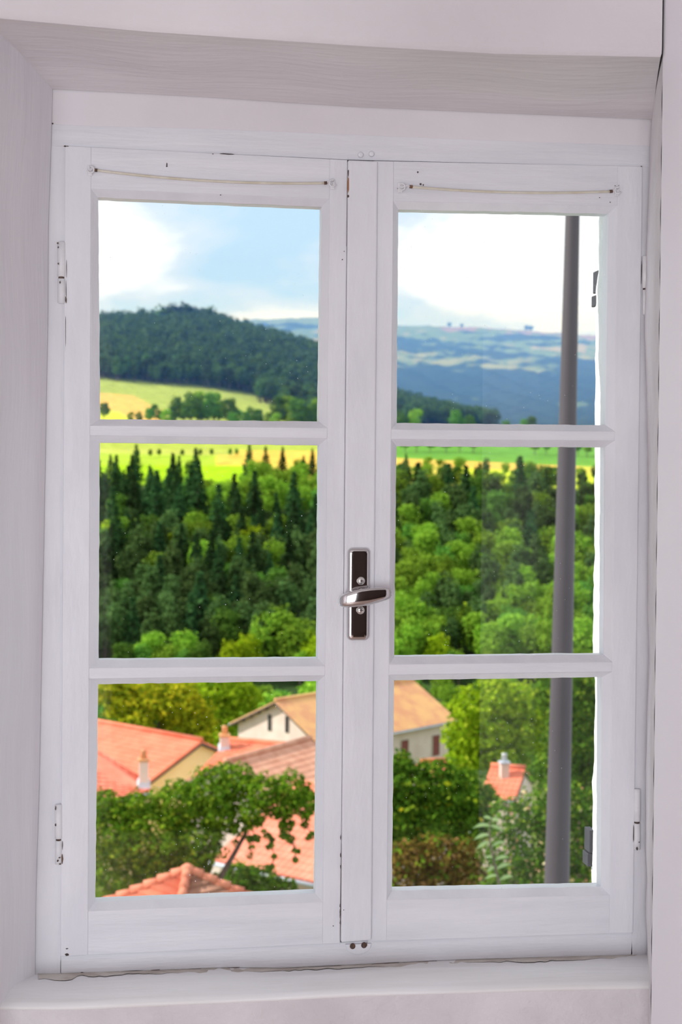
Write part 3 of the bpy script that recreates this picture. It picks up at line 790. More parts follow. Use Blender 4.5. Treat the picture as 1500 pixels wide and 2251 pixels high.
# ------------------------------------------------------------------ foliage
def leaf_quads(P, Nn, size, r=None):
    """rhombic blades at points P with rough normals Nn"""
    k = len(P); r = r or rng
    Nn = Nn + r.normal(0, .55, (k, 3)); Nn /= np.linalg.norm(Nn, axis=1)[:, None]
    T = r.normal(0, 1, (k, 3)); T -= (T*Nn).sum(1)[:, None]*Nn; T /= np.linalg.norm(T, axis=1)[:, None]
    B = np.cross(Nn, T); s = (size*r.uniform(.6, 1.35, k))[:, None]
    droop = Nn*s*-.12
    V = np.stack([P-T*s*.5, P+B*s*.32+droop*.0, P+T*s*.5+droop, P-B*s*.32], 1).reshape(-1, 3)
    return V, np.arange(4*k).reshape(k, 4)
def lobe_points(lobes, n, r=None, shell=(.72, 1.06)):
    r = r or rng
    w = np.array([l[1][0]*l[1][1]+l[1][1]*l[1][2]+l[1][0]*l[1][2] for l in lobes]); w = w/w.sum()
    idx = r.choice(len(lobes), n, p=w)
    D = r.normal(0, 1, (n, 3)); D /= np.linalg.norm(D, axis=1)[:, None]
    c = np.array([l[0] for l in lobes])[idx]; R_ = np.array([l[1] for l in lobes])[idx]
    # clumpy surface
    cl = 1+.16*np.sin(D[:, 0]*7+idx)*np.sin(D[:, 1]*6+idx*2)+.12*np.sin(D[:, 2]*9+idx)
    return c + D*R_*(r.uniform(shell[0], shell[1], n)*cl)[:, None], D
def stem_arrays(pts, rad, n=6):
    V, Fc = tube_geo(pts, rad, n)
    return np.array(V), np.array([f for f in Fc if len(f) == 4])
def joined(name, parts, mats):
    Vs, Fs, Ms, off = [], [], [], 0
    for V, Fq, mi in parts:
        Vs.append(V); Fs.append(Fq+off); Ms += [mi]*len(Fq); off += len(V)
    return npmesh(name, np.concatenate(Vs), np.concatenate(Fs), mats, Ms)
M['bark'] = material('bark', (.09, .065, .045), (.16, .12, .09), rough=.95, scale=6, stretch=(3, 3, .6), bump=.6)
M['conifer'] = leaf_material('conifer_needles', (.02, .065, .024), (.06, .135, .040), obj_var=.45)
M['pine'] = leaf_material('pine_needles', (.055, .115, .035), (.12, .20, .055), obj_var=.35)
M['oak'] = leaf_material('oak_leaves', (.07, .20, .03), (.18, .36, .05), obj_var=.4)
M['ash'] = leaf_material('ash_leaves', (.16, .32, .03), (.32, .50, .045), obj_var=.3)
M['lime'] = leaf_material('lime_leaves', (.26, .42, .01), (.48, .58, .02), obj_var=.2)
M['hilltree'] = leaf_material('hill_leaves', (.045, .105, .03), (.12, .20, .045), obj_var=.5)
def conifer_mesh(name, h, r0, n_t, k, mat, seed):
    r = np.random.default_rng(seed); P, D = [], []
    for i in range(n_t):
        t = i/(n_t-1); z = h*(.1+.9*t); rad = r0*(1-t)**.85*r.uniform(.8, 1.15)+.1
        kk = max(3, int(k*(1-t)+2)); a0 = r.uniform(0, 6.3)
        for j in range(kk):
            a = a0+6.283*j/kk+r.normal(0, .15)
            for s in (.45, .8, 1.0):
                rr = rad*s*r.uniform(.85, 1.15)
                P.append((rr*math.cos(a), rr*math.sin(a), z-rr*.35+r.normal(0, .12))); D.append((math.cos(a)*.6, math.sin(a)*.6, .8))
    V, Fq = leaf_quads(np.array(P), np.array(D), h*.085, r)
    tv, tf = stem_arrays([(0, 0, 0), (0, 0, h*.5), (0, 0, h*.98)], [h*.016, h*.011, h*.002])
    return joined(name, [(V, Fq, 0), (tv, tf, 1)], [mat, M['bark']])
def broad_mesh(name, h, w, n, mat, seed, size=.7, nl=9):
    r = np.random.default_rng(seed)
    lobes = [((0, 0, h*.58), (w*.75, w*.75, h*.34))]
    for i in range(nl):
        a = r.uniform(0, 6.28); q = r.uniform(.35, .75)*w; z = h*r.uniform(.36, .84)
        q *= 1-abs(z/h-.55)*.9; s = w*r.uniform(.3, .48)
        lobes.append(((q*math.cos(a), q*math.sin(a), z), (s, s, s*.85)))
    P, D = lobe_points(lobes, n, r)
    V, Fq = leaf_quads(P, D+np.array([0, 0, .35]), size, r)
    parts = [(V, Fq, 0)]
    tv, tf = stem_arrays([(0, 0, -.4), (.1, 0, h*.3), (0, .1, h*.6)], [h*.025, h*.018, h*.008]); parts.append((tv, tf, 1))
    return joined(name, parts, [mat, M['bark']])
con = [conifer_mesh('spruce', 15, 2.7+.3*(i % 2), 22, 11, M['conifer'], 20+i) for i in range(4)]
pin = [broad_mesh('pine', 14, 2.9, 900, M['pine'], 40+i, .95, 10) for i in range(3)]
oak = [broad_mesh('oak', 12, 3.8, 1500, M['oak'], 50+i, .75, 11) for i in range(3)]
ash = [broad_mesh('ash', 12, 3.9, 1500, M['ash'], 60+i, .75, 11) for i in range(3)]
lim = [broad_mesh('lime', 11, 3.6, 1400, M['lime'], 70+i, .75, 10) for i in range(2)]
hil = [broad_mesh('hill_tree', 15, 4.6, 420, M['hilltree'], 80+i, 1.7, 8) for i in range(3)]
def place(P):
    """which pane, and where in it, a point of the landscape shows"""
    dd_ = np.array(P)-CAM; zz = dd_@fw; a = 750+F_PX*(dd_@rt)/zz; b = 1125-F_PX*(dd_@up)/zz
    xs_ = (216, 705) if a < 780 else (872, 1335); sash_ = 'left' if a < 780 else 'right'
    row = 0 if b < 952 else (1 if b < 1472 else 2); ys_ = ((440, 928), (977, 1447), (1498, 1965))[row]
    i = min(2, max(0, int(3*(a-xs_[0])/(xs_[1]-xs_[0])))); j = min(2, max(0, int(3*(b-ys_[0])/(ys_[1]-ys_[0]))))
    spot = (('top left', 'top middle', 'top right'), ('left middle', 'centre', 'right middle'), ('bottom left', 'bottom middle', 'bottom right'))[j][i]
    return ', %s of the %s %s pane' % (spot, ('upper', 'middle', 'lower')[row], sash_)
def put(name, me, px, Y, s, label, cat, group, sx=1.0, sink=0.0):
    x = CAM[0]+ux(px)*(Y-CAM[1])
    if group: label += place((x, Y, ground_z(x, Y)+9*s))
    o = bpy.data.objects.new(name, me); o.location = (x, Y, ground_z(x, Y)-sink)
    o.scale = (s*sx, s*sx, s); o.rotation_euler = (0, 0, random.uniform(0, 6.28))
    link(o); tag(o, label, cat, group); return o

# the wooded slope across the valley: rows of spruce, pine and broadleaved trees
G1, G2, G3, G4 = 'spruces on the slope across the valley', 'pines on the slope across the valley', 'dark green broadleaved trees on the valley slope', 'fresh green broadleaved trees on the valley slope'
cnt = {'c': 0, 'p': 0, 'o': 0, 'a': 0}
def slope_kind(px, Y):
    # what grows where on the slope, from the picture
    q = random.random()
    py = float(np.interp(Y, [450, 560, 660], [1480, 1235, 1050]))-45
    if px < 440 and py < 1170: return 'c' if q < .7 else 'o'
    if px < 720 and 1010 < py < 1120: return 'a' if q < .85 else 'c'
    if 500 < px < 720 and 1130 <= py < 1210: return 'c' if q < .85 else 'a'
    if px < 760 and py > 1300: return 'p' if q < .55 else ('c' if q < .8 else 'o')
    if px < 760: return 'c' if q < .4 else ('p' if q < .65 else ('o' if q < .85 else 'a'))
    if py > 1215: return 'p' if q < .22 else ('a' if q < .82 else 'o')
    return 'p' if q < .34 else ('c' if q < .5 else ('o' if q < .76 else 'a'))
Y = 452.0
while Y < 662:
    px = 60+random.uniform(0, 25)
    while px < 1480:
        p_, y_ = px+random.uniform(-10, 10), Y+random.uniform(-5, 5)
        k = slope_kind(p_, y_)
        lime_gap = y_ > 630 and (300 < p_ < 360 or 455 < p_ < 520)
        if not lime_gap and cnt[k] < 298:
            cnt[k] += 1
            s = random.uniform(1.2, 1.75)*(1.0 if y_ < 610 else (.8 if y_ < 640 else (.62 if p_ < 900 else .5)))
            if k == 'c': put('spruce', random.choice(con), p_, y_, s*1.0, 'dark spruce on the wooded slope', 'tree', G1, sx=random.uniform(1.0, 1.3))
            if k == 'p': put('pine', random.choice(pin), p_, y_, s, 'grey-green pine on the wooded slope', 'tree', G2)
            if k == 'o': put('oak', random.choice(oak), p_, y_, s, 'dark green leafy tree on the wooded slope', 'tree', G3)
            if k == 'a': put('ash_tree', random.choice(ash), p_, y_, s, 'fresh green leafy tree on the wooded slope', 'tree', G4)
        px += random.uniform(34, 52)
    Y += 12
# trees that stand out by their colour
put('lime_tree', lim[0], 378, 541, 1.7, 'single yellow-green round tree amid the dark wood, left of the centre bar', 'tree', None)
put('lime_tree', lim[1], 1040, 462, 1.7, 'single yellow-green tree low on the slope, right of the centre bar', 'tree', None)
put('lime_tree', lim[1], 560, 545, 1.75, 'light green leaning tree in the hollow of the wooded slope', 'tree', None)
put('lime_tree', lim[0], 536, 506, 1.35, 'small light green round tree halfway up the wooded slope', 'tree', None)
put('lime_tree', lim[0], 240, 555, 1.6, 'yellow-green tree below the bare patch at the window edge', 'tree', None)
# lighter trees at the foot of the slope
for i in range(70):
    px = random.uniform(180, 1360); Y = random.uniform(280, 440)
    me = random.choice(ash+lim[:1]+oak[:1]) if px > 380 else random.choice(oak+pin)
    put('valley_tree', me, px, Y, random.uniform(.8, 1.15), 'sunlit tree along the valley bottom', 'tree', 'sunlit trees along the valley bottom')
for i in range(60):
    px = random.uniform(180, 1360); Y = random.uniform(150, 270)
    if 560 < px < 1000 and Y < 175: continue
    put('valley_tree', random.choice(oak+ash), px, Y, random.uniform(.8, 1.05), 'green tree just beyond the village roofs', 'tree', 'trees just beyond the village')
for (px, Y, me, s) in ((330, 436, ash[0], 1.2), (365, 432, ash[1], 1.0), (410, 438, ash[2], 1.25), (445, 430, oak[0], 1.1), (505, 436, lim[0], 1.1), (545, 440, lim[1], 1.2), (585, 446, ash[0], 1.5), (620, 448, ash[1], 1.6), (655, 442, ash[2], 1.5), (690, 438, lim[0], 1.3), (275, 434, oak[1], 1.0),
                       (890, 440, ash[0], 1.3), (930, 446, ash[1], 1.4), (970, 440, lim[0], 1.2), (1090, 442, ash[2], 1.4), (1130, 446, ash[0], 1.5), (1180, 440, ash[1], 1.4), (1290, 444, ash[2], 1.5)):
    put('valley_tree', me, px, Y, s*1.15, 'sunlit tree at the foot of the slope', 'tree', 'sunlit trees at the foot of the slope')
# bushes along the fields
for (px, Y) in ((302, 735), (330, 738), (350, 740), (400, 742), (440, 745), (465, 747), (505, 752), (520, 752), (498, 850), (540, 850), (585, 860)):
    put('field_bush', random.choice(oak), px, Y, .36, 'small dark bush along a field', 'bush', 'bushes along the field boundary')
HEDGE = [(228, 985, .75), (286, 975, .45), (305, 972, .5)]
for k in range(30):
    hx = 325+k*13.2; big = 1.15 if 380 < hx < 500 or hx > 610 else .7
    HEDGE.append((hx+random.uniform(-6, 6), random.uniform(945, 985), big*random.uniform(.75, 1.2)))
for (px, Y, s) in HEDGE+[(1175, 850, 1.0), (1200, 855, .8), (890, 840, .9), (915, 845, .9), (945, 850, .8), (980, 850, .9), (1010, 855, .9), (1040, 850, .9), (1290, 850, .9), (1270, 855, .8), (880, 960, 1.0), (910, 960, 1.1), (1000, 965, 1.1), (1030, 970, .9), (1150, 970, .8), (1165, 972, .9), (1110, 975, .7)]:
    put('field_tree', random.choice(oak+ash[:1]), px, Y, s*(1.5 if Y > 900 else 1.05), 'round hedge tree between the upper fields', 'tree', 'hedge trees between the upper fields')
# forest on the dark hill: the nearest trees singly, the rest as one mass
spots = []
Y = 1255.0
while Y < 1650:
    px = -60.0
    while px < 1080:
        p_, y_ = px+random.uniform(-6, 6), Y+random.uniform(-8, 8)
        lim_ = float(np.interp(p_, [0, 230, 400, 560, 700, 800, 1080], [1245, 1248, 1255, 1262, 1170, 1160, 1160]))
        if y_ > lim_: spots.append((p_, y_))
        px += random.uniform(11, 19)
    Y += 15
for i in range(80):
    p_ = random.uniform(560, 710); spots.append((p_, random.uniform(1080, 1255) if p_ > 620 else random.uniform(1200, 1255)))
spots.sort(key=lambda q: q[1])
for (p_, y_) in spots[:298]:
    put('hill_tree', random.choice(hil), p_, y_, random.uniform(1.0, 1.5), 'dark %s tree of the hill forest' % ('edge' if y_ < 1215 else ('front-rank' if y_ < 1275 else 'inner')), 'tree', 'trees of the dark hill forest', sx=random.uniform(.8, 1.0))
lobV = []; lobF = []; off = 0
proto = []
for i in range(3):
    r = np.random.default_rng(90+i); P, D = lobe_points([((0, 0, 8.5), (4.2, 4.2, 6.2)), ((1.5, 1, 11), (2.6, 2.6, 3)), ((-1.6, -.8, 9), (2.8, 2.8, 3))], 150, r)
    proto.append(leaf_quads(P, D+np.array([0, 0, .3]), 2.4, r))
for (p_, y_) in spots[298:]:
    V, Fq = random.choice(proto); a = random.uniform(0, 6.28); s = random.uniform(1.0, 1.5)
    x = CAM[0]+ux(p_)*(y_-CAM[1]); Rm = np.array([[math.cos(a), -math.sin(a), 0], [math.sin(a), math.cos(a), 0], [0, 0, 1]])
    lobV.append((V*s)@Rm.T+np.array([x, y_, ground_z(x, y_)])); lobF.append(Fq+off); off += len(V)
me = npmesh('hill_forest', np.concatenate(lobV), np.concatenate(lobF), [M['hilltree']])
o = bpy.data.objects.new('hill_forest', me); link(o); tag(o, 'closed dark forest canopy on the rounded hill', 'forest', kind='stuff')
for (px, Y, s, sx) in ((350, 1600, 1.9, 1.2), (375, 1602, 2.0, 1.3), (405, 1602, 2.0, 1.3), (428, 1600, 1.7, 1.2), (463, 1604, 1.8, 1.1)):
    put('crest_tree', random.choice(hil), px, Y, s, 'tall tree of the clump on the dark crest', 'tree', 'clump of trees on the hill crest', sx=sx)
for (px, s) in ((1154, 1.5), (1163, 1.5), (985, 1.2), (1012, 1.0)):
    put('skyline_tree', hil[0], px, 6950, s*1.5, 'tiny dark tree on the far skyline', 'tree', 'trees on the far skyline', sx=1.6)

# ------------------------------------------------------------------ houses
def tile_material(name, c1, c2, c3=None, sc=1.4):
    m = material(name, c1, c2, rough=.85, scale=sc, bump=0, detail=6, lo=.38, hi=.62, spec=.2)
    return m
M['coral'] = tile_material('coral_tiles', (.76, .20, .115), (.84, .255, .15))
M['salmon'] = tile_material('salmon_tiles', (.82, .245, .155), (.89, .31, .205))
M['orange'] = tile_material('orange_tiles', (.70, .19, .105), (.80, .25, .145))
M['oldtile'] = tile_material('weathered_tiles', (.62, .29, .19), (.72, .38, .26), sc=2.2)
M['lichen'] = tile_material('lichen_tiles', (.80, .46, .20), (.70, .34, .18), sc=.9)
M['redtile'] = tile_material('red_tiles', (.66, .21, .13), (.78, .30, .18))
M['redtile_shade'] = tile_material('red_tiles_shade', (.34, .17, .11), (.48, .26, .18), sc=2)  # red tiles with the shade of the sun-averted face put into the colour
M['cream'] = material('cream_render', (.74, .57, .50), (.84, .69, .62), rough=.95, scale=.7, detail=7)
M['yellow'] = material('yellow_render', (.90, .68, .38), (.95, .76, .46), rough=.95, scale=.8)
M['greywall'] = material('old_grey_render', (.50, .46, .38), (.58, .54, .45), rough=.95, scale=.8)
M['beam'] = material('dark_timber', (.10, .075, .06), (.16, .12, .10), rough=.9, scale=3)
M['dark'] = material('dark_window_glass', (.03, .028, .03), rough=.2)
M['shutter'] = material('red_shutter', (.22, .05, .045), (.27, .07, .06), rough=.7, scale=4)
M['zinc'] = material('zinc_flashing', (.55, .58, .66), (.68, .70, .76), rough=.5, scale=4, metallic=.2)
def slope_mesh(name, R0, R1, E0_, E1_, m, parent, pitch=.34, step=.02, corr=.25):
    """tiled roof plane from ridge R0-R1 to eave E0-E1: stepped courses of ribbed tiles with real thickness"""
    R0, R1, E0_, E1_ = [np.array(v, float) for v in (R0, R1, E0_, E1_)]
    nrm = np.cross(R1-R0, E0_-R0); nrm /= np.linalg.norm(nrm)
    if nrm[2] < 0: nrm = -nrm
    nc = max(3, int(np.linalg.norm(E0_-R0)/pitch)); nr = max(4, int(max(np.linalg.norm(R1-R0), np.linalg.norm(E1_-E0_))/corr))*2
    nr = min(nr, 160); V, Fc = [], []
    for c in range(nc):
        for s, hgt in ((c/nc, 0.0), ((c+1)/nc, step)):
            a, b = R0*(1-s)+E0_*s, R1*(1-s)+E1_*s
            for i in range(nr+1):
                t = i/nr
                V.append(a*(1-t)+b*t+nrm*(hgt+(.022 if i % 2 else 0)))
    w = nr+1
    for r in range(2*nc-1):
        for i in range(nr): Fc.append((r*w+i, r*w+i+1, (r+1)*w+i+1, (r+1)*w+i))
    # underside
    k = len(V); V += [R0-nrm*.12, R1-nrm*.12, E1_-nrm*.12, E0_-nrm*.12]; Fc.append((k, k+1, k+2, k+3))
    e0 = (2*nc-1)*w; Fc += [(e0, e0+nr, k+2, k+3), (0, e0, k+3, k), (nr, e0+nr, k+2, k+1)]
    me = bpy.data.meshes.new(name); me.from_pydata([tuple(v) for v in V], [], Fc); me.materials.append(m)
    o = bpy.data.objects.new(name, me); return link(o, parent)
def ridge_cap(A, B, m, parent, r=.13, name='ridge_cap'):
    return tube(name, [A, B], r, m, parent, n=8)
def house(label, cat, A, B, wl, wr, dl, dr, wall_h, roof_m, wall_m, over=.35, tiles=None, roof_m2=None, caps=True):
    """gabled house: ridge A-B, half widths and drops to the eave on the two sides"""
    A, B = np.array(A, float), np.array(B, float); B[2] = A[2]
    d = B-A; L = np.linalg.norm(d); d /= L; nr = np.array([d[1], -d[0], 0])
    h = empty('house', (A[0], A[1], A[2]-max(dl, dr)-wall_h)); tag(h, label, cat)
    zb = A[2]-max(dl, dr)-wall_h
    a_, b_ = A+d*over, B-d*over
    def pr(o_, w, dz): return o_+nr*w+np.array([0, 0, -dz])
    kl, kr = (wl-over)/wl, (wr-over)/wr
    V = []
    for o_ in (a_, b_):
        V += [pr(o_, -wl*kl, dl*kl+.1), pr(o_, wr*kr, dr*kr+.1), o_+np.array([0, 0, -.1])]
        V += [np.array([*(pr(o_, -wl*kl, 0)[:2]), zb]), np.array([*(pr(o_, wr*kr, 0)[:2]), zb])]
    mesh('wall', V, [(0, 2, 1, 4, 3), (5, 8, 9, 6, 7), (0, 3, 8, 5), (1, 6, 9, 4)], wall_m, h)
    slope_mesh('roof_slope', A, B, pr(A, -wl, dl), pr(B, -wl, dl), roof_m2 or roof_m, h)
    slope_mesh('roof_slope', A, B, pr(A, wr, dr), pr(B, wr, dr), roof_m, h)
    if caps: ridge_cap(A+np.array([0, 0, .06]), B+np.array([0, 0, .06]), roof_m, h)
    for w, dz in ((-wl, dl), (wr, dr)):
        for o_, q in ((A, d), (B, -d)):
            p0, p1 = o_+q*.04+np.array([0, 0, -.16]), pr(o_+q*.04, w, dz+.16)
            tube('verge_board', [p0, p1], .09, M['beam'], h, n=4)
        tube('gutter', [pr(A, w*1.01, dz+.1), pr(B, w*1.01, dz+.1)], .075, M['zinc'] if wall_m is not M['greywall'] else M['beam'], h, n=6)
    return h, A, B, d, nr, L
def wall_window(h, c, across, outn, w, hh, m, frame=None):
    """recessed opening with lintel and pane on a wall; c: centre on the wall"""
    c = np.array(c, float); a = np.array(across)*w/2; u = np.array([0, 0, hh/2]); o_ = np.array(outn)
    f_ = mesh('window', [c-a*1.25-u*1.06+o_*.03, c+a*1.25-u*1.06+o_*.03, c+a*1.25+u*1.06+o_*.03, c-a*1.25+u*1.06+o_*.03, c-a-u+o_*.05, c+a-u+o_*.05, c+a+u+o_*.05, c-a+u+o_*.05], [(0, 1, 5, 4), (1, 2, 6, 5), (2, 3, 7, 6), (3, 0, 4, 7)], frame or M['cream'], h)
    mesh('pane', [c-a-u+o_*.035, c+a-u+o_*.035, c+a+u+o_*.035, c-a+u+o_*.035], [(0, 1, 2, 3)], m, f_)
def chimney(h, p, w, hh, m, cap_m, base=True):
    x, y, z = p
    c = box('chimney', (x-w/2, y-w/2, z-.6), (x+w/2, y+w/2, z+hh), m, h, bevel=.02)
    box('chimney_cap', (x-w*.62, y-w*.62, z+hh), (x+w*.62, y+w*.62, z+hh+.12), cap_m, c, bevel=.02)
    loft('chimney_pot', [[np.array([x+r_*math.cos(t), y+r_*math.sin(t), z_]) for t in np.linspace(0, 6.283, 11)[:-1]] for r_, z_ in ((w*.36, z+hh+.1), (w*.3, z+hh+.45), (w*.36, z+hh+.5))], cap_m, c)
    if base: 
        mesh('flashing', [(x-w*.75, y-w*.75, z-.28), (x+w*.75, y-w*.75, z-.28), (x+w*.7, y+w*.7, z+.12), (x-w*.7, y+w*.7, z+.12), (x-w*.5, y-w*.5, z+.1), (x+w*.5, y-w*.5, z+.1), (x+w*.5, y+w*.5, z+.25), (x-w*.5, y+w*.5, z+.25)],
             [(0, 1, 5, 4), (1, 2, 6, 5), (2, 3, 7, 6), (3, 0, 4, 7)], M['zinc'], c)
# A: pale house with two slit windows in its gable
A = W(605, 1540, 100); B = Wz(909, 1494, A[2])
h, A, B, d, nr, L = house('pale house with two tall slit windows in its gable, farthest in the village', 'house', A, B, 4.6, 4.4, 2.1, 2.6, 4.6, M['lichen'], M['cream'], over=.45)
for px, py in ((594, 1588), (632, 1592)):
    r_ = ray(px, py); q0 = A+d*.45; c = CAM+r_*(((q0-CAM)@d)/(r_@d))
    wall_window(h, c, nr, -d, .38, 1.15, M['dark'])
for t, zz in ((.62, -4.2), (.86, -4.3)):
    c = A+d*L*t+nr*(4.4-.45); c[2] = A[2]+zz
    wall_window(h, c, d, nr, .8, 1.5, M['shutter'], M['greywall'])
for k in range(5):
    s = .25+k*.17; p0 = A+d*.05-nr*4.6*s+np.array([0, 0, -2.1*s-.22])
    tube('rafter_end', [p0, p0+d*.5], .08, M['beam'], h, n=4)
# B: long coral roof with a yellow gable
A = W(444, 1628, 72); B = Wz(215, 1587, A[2]); B = A+(B-A)*1.9
h, A, B, d, nr, L = house('long house with a bright coral roof and yellow gable, cut by the window edge', 'house', A, B, 9.2, 5.0, 4.0, 2.2, 3.4, M['coral'], M['yellow'], over=.3)
# small lower wing in front of it with its own chimney
p = W(318, 1718, 64.5)
# lower wing roof: ribbed plane below a valley line
wg = empty('house_wing', W(250, 1760, 63)); tag(wg, 'low wing with a ribbed coral roof and a round-topped chimney', 'house')
q0, q1, q2, q3 = W(150, 1606, 66.2), W(318, 1712, 64.8), W(333, 1737, 63.2), W(120, 1783, 61.4)
slope_mesh('roof_slope', q0, q1, q3, q2, M['salmon'], wg, pitch=.42, step=.05, corr=.4)
zb = float(ground_z(q3[0], q3[1]))
mesh('wall', [q3+[.1, .3, -.1], q2+[-.1, .3, -.1], q1+[-.05, -.1, -.25], (q1[0], q1[1], zb), (q2[0]-.1, q2[1]+.3, zb), (q3[0]+.1, q3[1]+.3, zb)], [(0, 1, 4, 5), (1, 2, 3, 4)], M['yellow'], wg)
tube('gutter', [q3+[0, -.05, -.12], q2+[0, -.05, -.12]], .07, M['zinc'], wg, n=6)
c_ = W(316, 1722, 63.6); chimney(wg, c_, .42, 1.0, M['cream'], M['lichen'])
# C: bright orange roof with a flashed chimney, behind
A = W(503, 1627, 68); B = Wz(694, 1643, A[2]); B = A+(B-A)*1.7
h, A, B, d, nr, L = house('house with a plain orange roof and a small flashed chimney on its corner', 'house', A, B, 3.5, 5.2, 1.3, 1.55, 4.0, M['orange'], M['yellow'], over=.2)
chimney(h, W(494, 1644, 67.2), .42, .55, M['cream'], M['lichen'])
# D: weathered tile roof in front
A = W(496, 1675, 56); B = Wz(647, 1634, A[2]); B = A+(B-A)*1.25
h, A, B, d, nr, L = house('house with a weathered pinkish ribbed tile roof behind the leafy tree', 'house', A, B, 2.0, 4.4, .95, 2.2, 3.6, M['oldtile'], M['cream'], over=.2)
# E: coral roof behind the overhanging branches
e0 = W(463, 1889, 44); e1 = Wz(694, 1939, e0[2]); e1 = e0+(e1-e0)*1.02
dd = (e1-e0)/np.linalg.norm(e1-e0); nn = np.array([-dd[1], dd[0], 0]); nn = nn if nn[1] > 0 else -nn
A = e0+nn*4.2+np.array([0, 0, 1.75]); B = e1+nn*4.2+np.array([0, 0, 1.75])
h, A, B, d, nr, L = house('house with a salmon roof glimpsed through overhanging branches', 'house', A, B, 4.2, 4.2, 1.75, 1.75, 3.2, M['salmon'], M['cream'], over=.25)
# F: near pyramid roof with lapped hip tiles
ap = W(412, 1916, 30)
ph_ = empty('house', (ap[0], ap[1], ap[2]-6)); tag(ph_, 'nearest house, only the tip of its red hipped roof showing', 'house')
half = 3.6; cs = []
th = math.radians(35)
for k in range(4):
    a = th+math.pi/4+k*math.pi/2
    cs.append(ap+np.array([half*1.414*math.cos(a), half*1.414*math.sin(a), -2.15]))
for k in range(4):
    a_, b_ = cs[k], cs[(k+1) % 4]
    mid_ = (a_+b_)/2-ap
    slope_mesh('roof_slope', ap+(b_-a_)*-.004, ap+(b_-a_)*.004, a_, b_, M['redtile_shade'] if mid_[0] > 0 and mid_[1] < 2.2 else M['redtile'], ph_, pitch=.3, step=.05, corr=.22)  # face away from the sun gets the tiles with painted shade
    nt_ = 17
    for i in range(nt_):
        p0, p1 = ap*(1-i/nt_)+a_*(i/nt_), ap*(1-(i+1.12)/nt_)+a_*((i+1.12)/nt_)
        tube('hip_tile', [p0+[0, 0, .05], p1+[0, 0, .085]], [.085, .115], M['redtile'], ph_, n=8)
loft('finial', [[ap+np.array([r_*math.cos(t), r_*math.sin(t), z_]) for t in np.linspace(0, 6.283, 11)[:-1]] for r_, z_ in ((.16, -.02), (.14, .12), (.05, .18))], M['redtile'], ph_)
V = []
for c in cs:
    q = ap+(c-ap)*.93; V += [(q[0], q[1], q[2]-.1)]
for c in cs:
    q = ap+(c-ap)*.93; V += [(q[0], q[1], ap[2]-5.8)]
mesh('wall', V, [(0, 1, 5, 4), (1, 2, 6, 5), (2, 3, 7, 6), (3, 0, 4, 7)], M['cream'], ph_)
# G: scraps of roof among the trees on the right
A = W(1080, 1684, 70); B = Wz(1130, 1690, A[2])
h, A, B, d, nr, L = house('small coral roof with a pale chimney amid the trees behind the grey pole', 'house', A, A+(B-A)*1.0+np.array([.6, 0, 0]), 2.2, 2.4, 1.0, 1.1, 3.4, M['coral'], M['cream'], over=.1)
chimney(h, W(1109, 1698, 69.0), .42, .45, M['cream'], M['zinc'], base=False)
A = W(925, 1674, 84); B = Wz(962, 1672, A[2])
house('scrap of coral roof in front of the pale house, over the dark shrub', 'house', A, A+(B-A)*1.5, 1.6, 1.8, .7, .8, 3, M['coral'], M['cream'], over=.1)

# ------------------------------------------------------------------ grey lamp pole
pb, pt_ = W(1222, 2050, 6.0), W(1260.5, 420, 6.0)
r_b, r_t = .5*58.5/F_PX*8.35, .5*31.5/F_PX*8.35
ax = (pt_-pb)
tpole = empty('lamp_pole', pb-ax*2.3); tag(tpole, 'tapered grey steel lamp pole standing close outside the window', 'lamp pole')
ptsp, rad = [], []
for t in np.linspace(-2.3, 1.5, 30):
    ptsp.append(pb+ax*t); rad.append(max(.02, r_b+(r_t-r_b)*t*(1 if t > 0 else .55)))
V, Fc = tube_geo(ptsp, rad, 28); mesh('pole', V, Fc, M['pole'], tpole, smooth=True)
tp = ptsp[-1]
tube('bracket', [tp, tp+[0, .15, .25], tp+[.0, .6, .4], tp+[0, 1.2, .42]], .03, M['pole'], tpole)
loft('lantern', [[tp+np.array([sx_*math.cos(a), 1.2+dy, .40+sz_*math.sin(a)]) for a in np.linspace(0, 6.283, 17)[:-1]] for dy, sx_, sz_ in ((0, .05, .04), (.1, .12, .07), (.45, .13, .08), (.62, .05, .04))], M['pole'], tpole)

# ------------------------------------------------------------------ near trees and shrubs
M['near_dark'] = leaf_material('tree_leaves_dark', (.045, .115, .012), (.13, .26, .02), (.30, .40, .03))
M['near_mid'] = leaf_material('tree_leaves_mid', (.06, .155, .012), (.19, .34, .02), (.40, .48, .04))
M['near_yellow'] = leaf_material('tree_leaves_yellowing', (.15, .24, .01), (.52, .52, .02), (.78, .62, .03))
M['near_light'] = leaf_material('tree_leaves_light', (.18, .33, .01), (.40, .55, .02), (.58, .66, .05))
M['near_brown'] = leaf_material('shrub_leaves_brown', (.09, .06, .015), (.24, .16, .03), (.42, .22, .10))
M['pale_leaf'] = leaf_material('pale_leaves', (.22, .36, .12), (.46, .60, .28))
M['blossom'] = leaf_material('blossom', (.72, .52, .24), (.85, .74, .46))
M['pinkblossom'] = leaf_material('salmon_flower', (.75, .33, .20), (.85, .50, .32))
